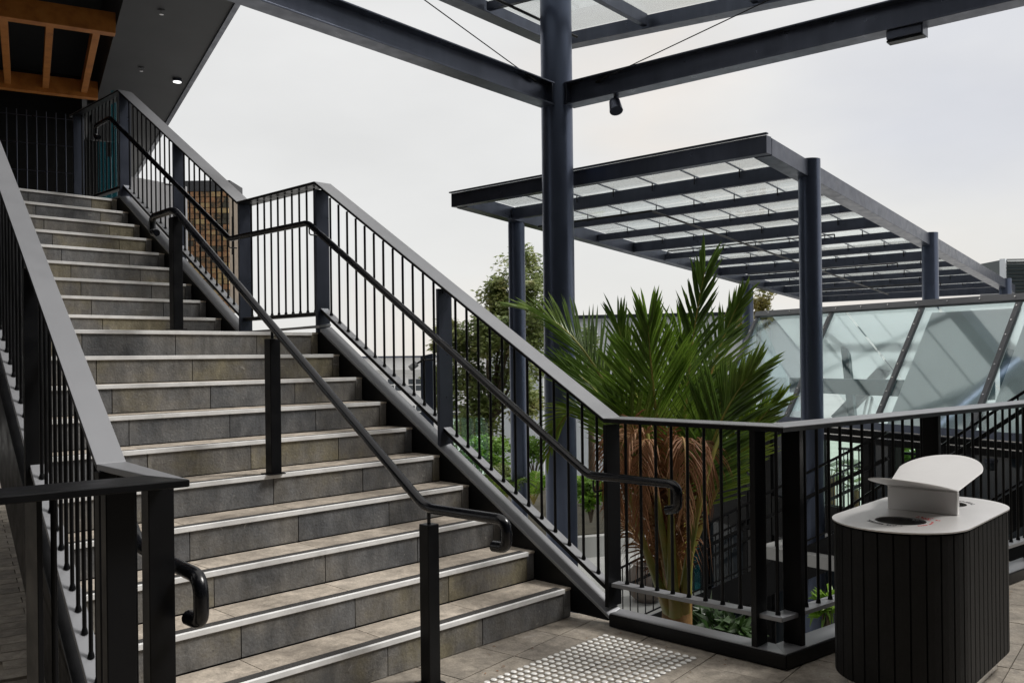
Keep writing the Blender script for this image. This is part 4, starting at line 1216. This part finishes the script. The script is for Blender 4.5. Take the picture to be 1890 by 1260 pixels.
# white building far off with windows
wb = thing("building", "low white far building with small dark windows seen through the stair rods", "building", at(740, 800, 62))
a, b_ = at(560, 750, 64), at(960, 750, 60)
d = nrm(Vector((b_.x - a.x, b_.y - a.y, 0))); ln_ = (Vector((b_.x, b_.y, 0)) - Vector((a.x, a.y, 0))).length
zr = at(740, 690, 62).z
MB().sheet([(a.x, a.y, LOW), (b_.x, b_.y, LOW), (b_.x, b_.y, zr), (a.x, a.y, zr)], 8, -fw).build("wall", 'white', wb)
MB().bar(Vector((a.x, a.y, zr + .15)) - fw * .2, Vector((b_.x, b_.y, zr + .15)) - fw * .2, .5, .3).build("roof_edge", 'concrete', wb)
for row, zc in enumerate((zr - .75, zr - 2.6)):
    for k in range(10):
        c = a + d * (ln_ * (k + .6) / 10.5) - fw * .03
        w_ = MB().bar(Vector((c.x, c.y, zc)) - d * .55, Vector((c.x, c.y, zc)) + d * .55, .10, .95).build("window", 'white', wb)
        for qx in (-.27, .27):
            for qz in (-.22, .22):
                e_ = Vector((c.x, c.y, zc + qz)) - fw * .06 + d * qx
                MB().bar(e_ - d * .22, e_ + d * .22, .02, .36).build("pane", 'pane_dark', w_)
# long thin roof edge line beyond it
re_ = thing("building", "pale long far building with a thin dark roof edge at the horizon", "building", at(720, 700, 110))
a, b_ = at(430, 670, 112), at(1000, 670, 108)
zr2 = at(720, 660, 110).z
MB().sheet([(a.x, a.y, LOW), (b_.x, b_.y, LOW), (b_.x, b_.y, zr2), (a.x, a.y, zr2)], 12, -fw).build("wall", 'white', re_)
MB().bar(Vector((a.x, a.y, zr2 + .1)) - fw * .4, Vector((b_.x, b_.y, zr2 + .1)) - fw * .4, 1, .22).build("roof_edge", 'steel', re_)
# dark sign post with lamp behind the stair
sn = thing("lamp_post", "dark flat metal post with a small grey lamp behind the stair rods", "post", at(790, 900, 13.2))
a = at(789, 800, 13.2)
MB().sheet([Vector((a.x, a.y, LOW)) - r0 * .09, Vector((a.x, a.y, LOW)) + r0 * .09, Vector((a.x, a.y, at(789, 652, 13.2).z)) + r0 * .09, Vector((a.x, a.y, at(789, 657, 13.2).z)) - r0 * .09], .06, -fw).build("plate", 'column', sn, bevel=.004)
c = at(769, 671, 13.15)
MB().tube([c, c + nrm(r0 * -.4 - Vector((0, 0, .3)) - fw * .2) * .12], .045, 12).build("lamp_head", 'greywall', sn, smooth=40)
MB().tube([c, at(781, 664, 13.2)], .015, 8).build("arm", 'steel_black', sn)
# low green edged glass fence in the garden
gf = thing("glass_fence", "low frameless glass fence panels in the garden behind the stair", "glass fence", at(850, 850, 17))
for k in range(3):
    a, b_ = at(826 + k * 26, 850, 17.2), at(850 + k * 26, 850, 17.0)
    zt_ = at(840, 772, 17).z
    MB().sheet([(a.x, a.y, LOW), (b_.x, b_.y, LOW), (b_.x, b_.y, zt_), (a.x, a.y, zt_)], .015, -fw).build("glass_pane", 'glassgreen', gf)
# round urn
ur = at(1193, 1108, 14.0)
tag(MB().lathe([(.15, 0), (.25, .10), (.31, .28), (.27, .46), (.19, .55), (.21, .58), (.17, .58), (.15, .50)], (ur.x, ur.y, ur.z), 24).build("urn", 'pot', smooth=50), "round grey brown urn on the lower terrace beside the palm stems", "urn")
# terrace that carries the urn, curved planter edge
tc_ = at(1100, 1105, 14.5)
tr_ = MB().tube([(tc_.x + .6, tc_.y + .8, LOW + .01), (tc_.x + .6, tc_.y + .8, ur.z - .002)], 3.0, 40).build("terrace", 'concrete', smooth=40)
struct(tr_)
bd_ = thing("garden_bed", "raised planted garden bed with pale curved edge below the stair", "planter", at(1000, 960, 19))
gc = at(985, 935, 20.5)
MB().tube([(gc.x, gc.y, LOW), (gc.x, gc.y, gc.z)], 3.6, 48).build("edge_wall", 'concrete', bd_, smooth=40)
MB().tube([(gc.x, gc.y, gc.z - .05), (gc.x, gc.y, gc.z + .02)], 3.4, 48).build("soil", 'soil', bd_, smooth=40)

# wire chair far left under the stair
wc = at(-8, 1012, 8.3)
fc = thing("cafe_chair", "pale wire cafe chair at the far left edge beyond the stair", "chair", (wc.x, wc.y, 0))
c = Vector((wc.x, wc.y, 0))
for k in range(9):
    p = c - r0 * .2 + r0 * .05 * k
    MB().tube([p + Vector((0, 0, .45)), p + fw * .05 + Vector((0, 0, .86))], .006, 6).build("back_wire", 'steel', fc)
for z in (.5, .6, .7, .8, .86):
    MB().tube([c - r0 * .2 + fw * .03 + Vector((0, 0, z)), c + r0 * .2 + fw * .03 + Vector((0, 0, z))], .006, 6).build("back_wire", 'steel', fc)
MB().frame(c - fw * .2 + Vector((0, 0, .45)), r0, fw, Vector((0, 0, 1)), .21, .21, .012).build("seat", 'white', fc, bevel=.008)
for sx in (-1, 1):
    for sy in (-1, 1):
        MB().tube([c - fw * .2 + r0 * .18 * sx + fw * .18 * sy + Vector((0, 0, .44)), c - fw * .2 + r0 * .21 * sx + fw * .21 * sy], .009, 8).build("leg", 'steel', fc)

# ------------------------------------------------------------------ plants
def bez(a, m, b_, t): return a * (1 - t) ** 2 + m * (2 * t * (1 - t)) + b_ * t * t
def frond(par, base, mid, tip, side, leaf, n=44, start=.2, lift=.25, mat='palm', w=.024, droop=.10, rr=.020, rmat='rachis', ragged=.0, a0=62, a1=14, tipf=.12, flare=0.0):
    """one pinnate frond: tapered midrib with narrow leaflets on both sides"""
    base, mid, tip = Vector(base), Vector(mid), Vector(tip)
    side = Vector(side)
    pts = [bez(base, mid, tip, k / 14) for k in range(15)]
    ra = MB().tube(pts, [rr * (1 - .85 * k / 14) + flare * math.exp(-k / 2.2) for k in range(15)], 6).build("midrib", rmat, None, smooth=60)
    mb = MB()
    for k in range(n):
        t = start + (1 - start) * (k + .5) / n
        p = bez(base, mid, tip, t)
        T = (bez(base, mid, tip, min(1, t + .02)) - bez(base, mid, tip, max(0, t - .02))).normalized()
        S = (side - T * side.dot(T)).normalized(); N = S.cross(T)
        u = (t - start) / (1 - start)
        ll_ = leaf * (.55 + .45 * math.sin(math.pi * min(1, u * 1.25 + .12))) * (1 if u < .7 else 1 - tipf * (u - .7) / .3)
        al = a0 + (a1 - a0) * u ** 1.2
        for sg_ in (-1, 1):
            if random.random() < ragged: continue
            a = R(al + random.uniform(-6, 6))
            D = (T * math.cos(a) + S * (sg_ * math.sin(a)) + N * (lift * random.uniform(.5, 1.4))).normalized()
            l_ = ll_ * random.uniform(.82, 1.1)
            B_ = D.cross(N).normalized() * (w * random.uniform(.75, 1.15) * .5)
            fold = N * (w * .22)
            dr = droop * random.uniform(.3, 1.7) * (3 if random.random() < .06 else 1)
            v = [p]
            q1 = p + D * l_ * .38; q2 = p + D * l_ * .75 - Vector((0, 0, dr * l_ * .35)); q3 = p + D * l_ - Vector((0, 0, dr * l_))
            o_ = [p - B_ * .45, p + B_ * .45, q1 - B_ + fold, q1 - fold * .3, q1 + B_ + fold, q2 - B_ * .8 + fold, q2 - fold * .3, q2 + B_ * .8 + fold, q3]
            mb.add(o_, [(0, 1, 3), (0, 3, 2), (1, 4, 3), (2, 3, 6, 5), (3, 4, 7, 6), (5, 6, 8), (6, 7, 8)])
    f = mb.build("frond", mat, par, fix=False)
    attach(ra, f)
    return f

PZ = 6.0
pb0 = at(1250, 1120, PZ)
pm = thing("palm_tree", "young palm with stiff upright green fronds and dry brown base behind the guard rail", "palm", (pb0.x, pb0.y, LOW))
tk = [(pb0.x + .02, pb0.y + .03, LOW), (pb0.x, pb0.y, LOW + 1.6), (pb0.x - .01, pb0.y, pb0.z - .25), (pb0.x, pb0.y, pb0.z + .05)]
MB().tube(tk, [.15, .12, .105, .10], 16).build("trunk", 'palmtrunk', pm, smooth=50)
F = [  # tip px,py,dZ ; mid px,py,dZ ; leaflet length, side tilt, material, count
    ((1301, 500, .15), (1258, 780, .1), .54, .0, 'palm', 50),
    ((1196, 600, -.25), (1214, 800, -.15), .62, .1, 'palm_bright', 54),
    ((1140, 600, .3), (1192, 800, .2), .54, .3, 'palm', 46),
    ((968, 572, .35), (1120, 680, .2), .48, .5, 'palm', 54),
    ((1366, 555, .5), (1290, 750, .4), .46, .3, 'palm', 46),
    ((1388, 690, -.25), (1302, 830, -.2), .50, -.3, 'palm', 52),
    ((1432, 745, .2), (1338, 860, .2), .38, -.2, 'palm_yellow', 36),
    ((1040, 680, .55), (1145, 770, .4), .54, .4, 'palm', 50),
    ((1258, 620, .6), (1250, 810, .5), .60, -.1, 'palm_bright', 48),
    ((1355, 845, .45), (1322, 825, .4), .40, -.4, 'palm', 36),
    ((1010, 840, .6), (1098, 730, .45), .36, .6, 'palm_yellow', 36),
    ((1120, 740, -.2), (1195, 840, -.2), .46, .2, 'palm', 42),
    ((1310, 850, .2), (1294, 850, .2), .46, .1, 'palm', 40),
    ((1340, 730, .3), (1288, 830, .3), .52, -.1, 'palm', 44),
]
for k, (tp_, md, lf_, tilt, mt_, nn_) in enumerate(F):
    t_ = at(tp_[0], tp_[1], PZ + tp_[2]); m_ = at(md[0], md[1], PZ + md[2])
    a = random.uniform(0, 6.28)
    b0 = pb0 + Vector((math.cos(a) * .05, math.sin(a) * .05, .05))
    m2 = m_ * 1.0 + (m_ - b0.lerp(t_, .5)) * .6
    sv = rt + fw * (tilt + random.uniform(-.25, .25)) + Vector((0, 0, random.uniform(-.1, .1)))
    frond(pm, b0, m2, t_, sv, lf_, nn_, .34, .10, mt_, .021, .025, .019, 'rachis', .05, 47, 13, .06, .03)
for a_, m_, b_, r_ in (((1252, 1128), (1215, 960), (1195, 800), .030), ((1262, 1125), (1270, 960), (1330, 800), .028), ((1245, 1130), (1235, 1010), (1240, 860), .034), ((1235, 1125), (1180, 1000), (1140, 830), .026)):
    q = [bez(at(*a_, PZ - .16), at(*m_, PZ - .55), at(*b_, PZ - .35), k / 10) for k in range(11)]
    MB().tube(q, [r_ * (1 - .06 * k) + .02 * math.exp(-k / 2.0) for k in range(11)], 8).build("leaf_stalk", 'rachis', pm, smooth=60)
D_ = [((1165, 775, -.42), (1195, 930, -.35)), ((1232, 790, -.4), (1232, 940, -.35)), ((1150, 800, -.1), (1190, 930, -.1)), ((1190, 790, -.25), (1215, 930, -.2)), ((1235, 800, -.3), (1235, 950, -.25)), ((1130, 930, -.05), (1175, 980, 0)), ((1270, 850, -.2), (1260, 970, -.2)), ((1170, 870, .1), (1200, 980, .1)), ((1210, 830, -.1), (1220, 950, -.1))]
for tx, ty, mx_, my, dz_ in ((1140, 950, 1130, 690, -.45), (1185, 985, 1160, 700, -.5), (1262, 960, 1275, 700, -.5), (1110, 905, 1120, 690, -.2), (1300, 940, 1330, 720, -.3)):
    frond(pm, at(1235, 880, PZ - .25), at(mx_, my, PZ + dz_), at(tx, ty, PZ + dz_ - .1), rt + fw * random.uniform(-.8, .8), .22, 30, .30, .1, 'palm_dead', .013, .7, .012, 'palmtrunk', .15, 50, 25)
for k, (tp_, md) in enumerate(D_):
    t_ = at(tp_[0], tp_[1], PZ + tp_[2]); m_ = at(md[0], md[1], PZ + md[2])
    frond(pm, pb0 + Vector((random.uniform(-.05, .05), random.uniform(-.05, .05), .02)), m_, t_, rt + fw * random.uniform(-.6, .6), .30, 40, .22, .25, 'palm_dead', .013, .5, .022, 'palmtrunk', .08, 34, 40, .1, .028)

def leafy(mb, c, rad, n, size, flat=1.0):
    for _ in range(n):
        v = Vector((random.gauss(0, 1), random.gauss(0, 1), random.gauss(0, 1)))
        v = v.normalized() * (rad * random.random() ** .45)
        p = Vector(c) + Vector((v.x, v.y, v.z * flat))
        d = Vector((random.gauss(0, 1), random.gauss(0, 1), random.gauss(-.1, .7))).normalized()
        s_ = d.orthogonal().normalized() * (size * random.uniform(.18, .27))
        l_ = size * random.uniform(.7, 1.25)
        n_ = d.cross(s_).normalized() * (size * .06)
        mb.add([p, p + d * l_ * .45 + s_ + n_, p + d * l_, p + d * l_ * .45 - s_ + n_], [(0, 1, 2), (0, 2, 3)])
def tree(name, lab, cat, Z, blobs, trunkpx, size, leaves, mat='leaf', group=None):
    """blobs: (px, py, radius px, depth jitter)"""
    base = at(trunkpx, 800, Z); base.z = LOW
    t_ = thing(name, lab, cat, base, group)
    c0 = at(blobs[0][0], blobs[0][1], Z)
    top = at(trunkpx, max(b_[1] for b_ in blobs) - 10, Z)
    MB().tube([base, base.lerp(top, .5) + Vector((.06, .03, 0)), top], [.11, .085, .06], 10).build("trunk", 'bark', t_, smooth=50)
    mb = MB()
    for bx_, by_, br_, n_ in blobs:
        c = at(bx_, by_, Z + random.uniform(-.5, .5)); rad = br_ / FPX * Z
        MB().tube([top, top.lerp(c, .55) + Vector((random.uniform(-.1, .1), random.uniform(-.1, .1), .12)), c + Vector((0, 0, rad * .5))], [.04, .026, .007], 6).build("limb", 'bark', t_, smooth=50)
        for _ in range(7):
            v = Vector((random.gauss(0, .5), random.gauss(0, .5), random.gauss(0, .5))) * rad
            leafy(mb, c + v, rad * .42, int(leaves * n_ / 7), size)
        leafy(mb, c, rad, int(leaves * n_ * .35), size)
    mb.build("crown", mat, t_, fix=False)
    return t_
tree("garden_tree", "small leafy tree with thin crown rising behind the front column", "tree", 19.0,
     [(955, 500, 48, 1.0), (930, 545, 40, .8), (970, 585, 44, .9), (900, 610, 46, .9), (905, 560, 38, .8), (985, 555, 40, .8), (940, 620, 62, 1.4), (865, 640, 52, 1.2), (830, 620, 36, .7), (985, 650, 44, .8), (845, 710, 55, 1.2), (910, 720, 55, 1.2), (880, 790, 52, 1.0), (970, 740, 40, .7), (815, 690, 34, .5)],
     905, .125, 1250)
tree("garden_tree", "small dark leafed tree just right of the tall column", "tree", 20.5,
     [(1082, 640, 28, .8), (1100, 690, 30, .8), (1075, 710, 26, .6)], 1090, .125, 1000)
tree("garden_tree", "yellowish tree top peeping over the left end of the glass atrium", "tree", 24.0,
     [(1400, 562, 26, .8), (1372, 590, 26, .7), (1412, 585, 18, .5)], 1400, .15, 380, 'leaf_yellow')

def shrub(name, lab, cat, px, py, Z, rpx, n, size, mat='shrub', flat=.8, group=None):
    c = at(px, py, Z); rad = rpx / FPX * Z
    t_ = thing(name, lab, cat, (c.x, c.y, c.z - rad), group)
    mb = MB()
    leafy(mb, c, rad, n, size, flat)
    for _ in range(6):
        v = Vector((random.gauss(0, .6), random.gauss(0, .6), random.gauss(0, .4))) * rad
        leafy(mb, c + v, rad * .4, n // 8, size, flat)
    mb.build("foliage", mat, t_, fix=False)
    sm = MB()
    for k in range(5):
        a = k * 1.26
        sm.tube([c + Vector((0, 0, -rad - .3)), c + Vector((math.cos(a) * rad * .5, math.sin(a) * rad * .5, 0))], [.02, .006], 6)
    sm.build("stems", 'bark', t_)
    return t_
shrub("shrub", "bright green rounded shrub under the tree behind the stair rods", "shrub", 890, 835, 17.5, 42, 700, .13)
shrub("shrub", "low light green shrub left of the front column foot", "shrub", 845, 800, 21.0, 30, 350, .14)
shrub("shrub", "dark small leafed shrub at the foot of the front column", "shrub", 925, 880, 17.0, 30, 420, .11, 'leaf')
shrub("shrub", "green leafy plant on the curved edge left of the palm", "shrub", 1090, 905, 15.5, 26, 300, .16)
shrub("shrub", "bright plant between the front column and tall column", "shrub", 985, 830, 20.5, 30, 380, .14)

def fern(name, lab, px, py, Z, L_, n, mat='shrub', cat="fern"):
    c = at(px, py, Z)
    t_ = thing(name, lab, cat, c)
    for k in range(n):
        a = k * 6.283 / n + random.uniform(-.2, .2)
        o_ = Vector((math.cos(a), math.sin(a), 0))
        frond(t_, c, c + o_ * L_ * .35 + Vector((0, 0, L_ * .8)), c + o_ * L_ * .8 + Vector((0, 0, L_ * random.uniform(.35, .7))), o_.cross(Vector((0, 0, 1))), L_ * .30, 20, .15, .1, mat, .035, .15, .012)
    return t_
fern("fern", "lime green fern between the two round columns", 985, 930, 15.2, .75, 11)
fern("fern", "lime green fern right of the thick column foot", 1075, 915, 15.8, .5, 9)
fern("fern", "dark green fern below the gap beside the stringer", 930, 930, 13.5, .6, 9, 'palm')

def fan_palm(name, lab, px, py, Z, L_, n=7):
    c = at(px, py, Z)
    t_ = thing(name, lab, "palm", (c.x, c.y, c.z - 1.0))
    MB().tube([c + Vector((0, 0, -2.0)), c], [.07, .05], 8).build("trunk", 'palmtrunk', t_, smooth=50)
    for k in range(n):
        a = k * 6.283 / n; o_ = Vector((math.cos(a), math.sin(a), .35)).normalized()
        h_ = c + o_ * L_ * .8
        st_ = MB().tube([c, c + o_ * L_ * .5 + Vector((0, 0, .05)), h_], .008, 6).build("stalk", 'rachis', t_)
        S = o_.cross(Vector((0, 0, 1))).normalized(); N = S.cross(o_)
        mb = MB()
        for j in range(17):
            b_ = R(-110 + 220 * j / 16)
            D = (o_ * math.cos(b_) + S * math.sin(b_) - Vector((0, 0, .15))).normalized()
            B_ = D.cross(N).normalized() * .018
            q = h_ + D * L_ * .62
            mb.add([h_ - B_ * .3, h_ + B_ * .3, h_ + D * L_ * .35 + B_, q - Vector((0, 0, .05)), h_ + D * L_ * .35 - B_], [(0, 1, 2, 4), (4, 2, 3)])
        fl_ = mb.build("fan_leaf", 'palm', t_, fix=False)
    return t_
fan_palm("fan_palm", "fan palm seen through the left storefront window", 1535, 880, 13.2, .62)
fan_palm("fan_palm", "fan palm behind the storefront rail near the bin wing", 1580, 905, 13.6, .5)
shrub("shrub", "yellow green shrub seen through the narrow storefront window", "shrub", 1672, 850, 13.2, 40, 380, .14)
shrub("shrub", "dark broad leafed plant at the foot of the palm behind the kerb", "shrub", 1315, 1150, 7.4, 26, 70, .20, 'darkleaf')
shrub("shrub", "dark broad leafed plant in the shade behind the corner kerb", "shrub", 1360, 1165, 7.2, 22, 50, .18, 'darkleaf')
shrub("shrub", "pale green plant just left of the litter bin behind the guard rail", "shrub", 1525, 1115, 7.6, 18, 60, .14)

# ------------------------------------------------------------------ small litter and dust on the deck
mb = MB()
for k in range(150):
    if k < 80: p = Vector((random.uniform(-1.4, .02), random.choice((-1, 1)) * abs(random.gauss(0, .06)) - .12 - random.random() * 1.0, 0))
    else:
        q = guard2(random.uniform(0, 2.6), -.10 - abs(random.gauss(0, .10))); p = Vector((q.x, q.y, 0))
    a = random.uniform(0, 6.28); l_ = random.uniform(.003, .011); w_ = l_ * random.uniform(.25, .5)
    d = Vector((math.cos(a), math.sin(a), 0)); n_ = Vector((-d.y, d.x, 0))
    p.z = .002
    mb.add([p - d * l_, p + n_ * w_ + Vector((0, 0, .002)), p + d * l_ + Vector((0, 0, .001)), p - n_ * w_ + Vector((0, 0, .002))], [(0, 1, 2), (0, 2, 3)])
lit_ = stuff(mb.build("leaf_litter", 'palm_dead', fix=False))
tag(lit_, 'scattered tiny dry leaf bits along the kerb and floor', 'leaf litter')
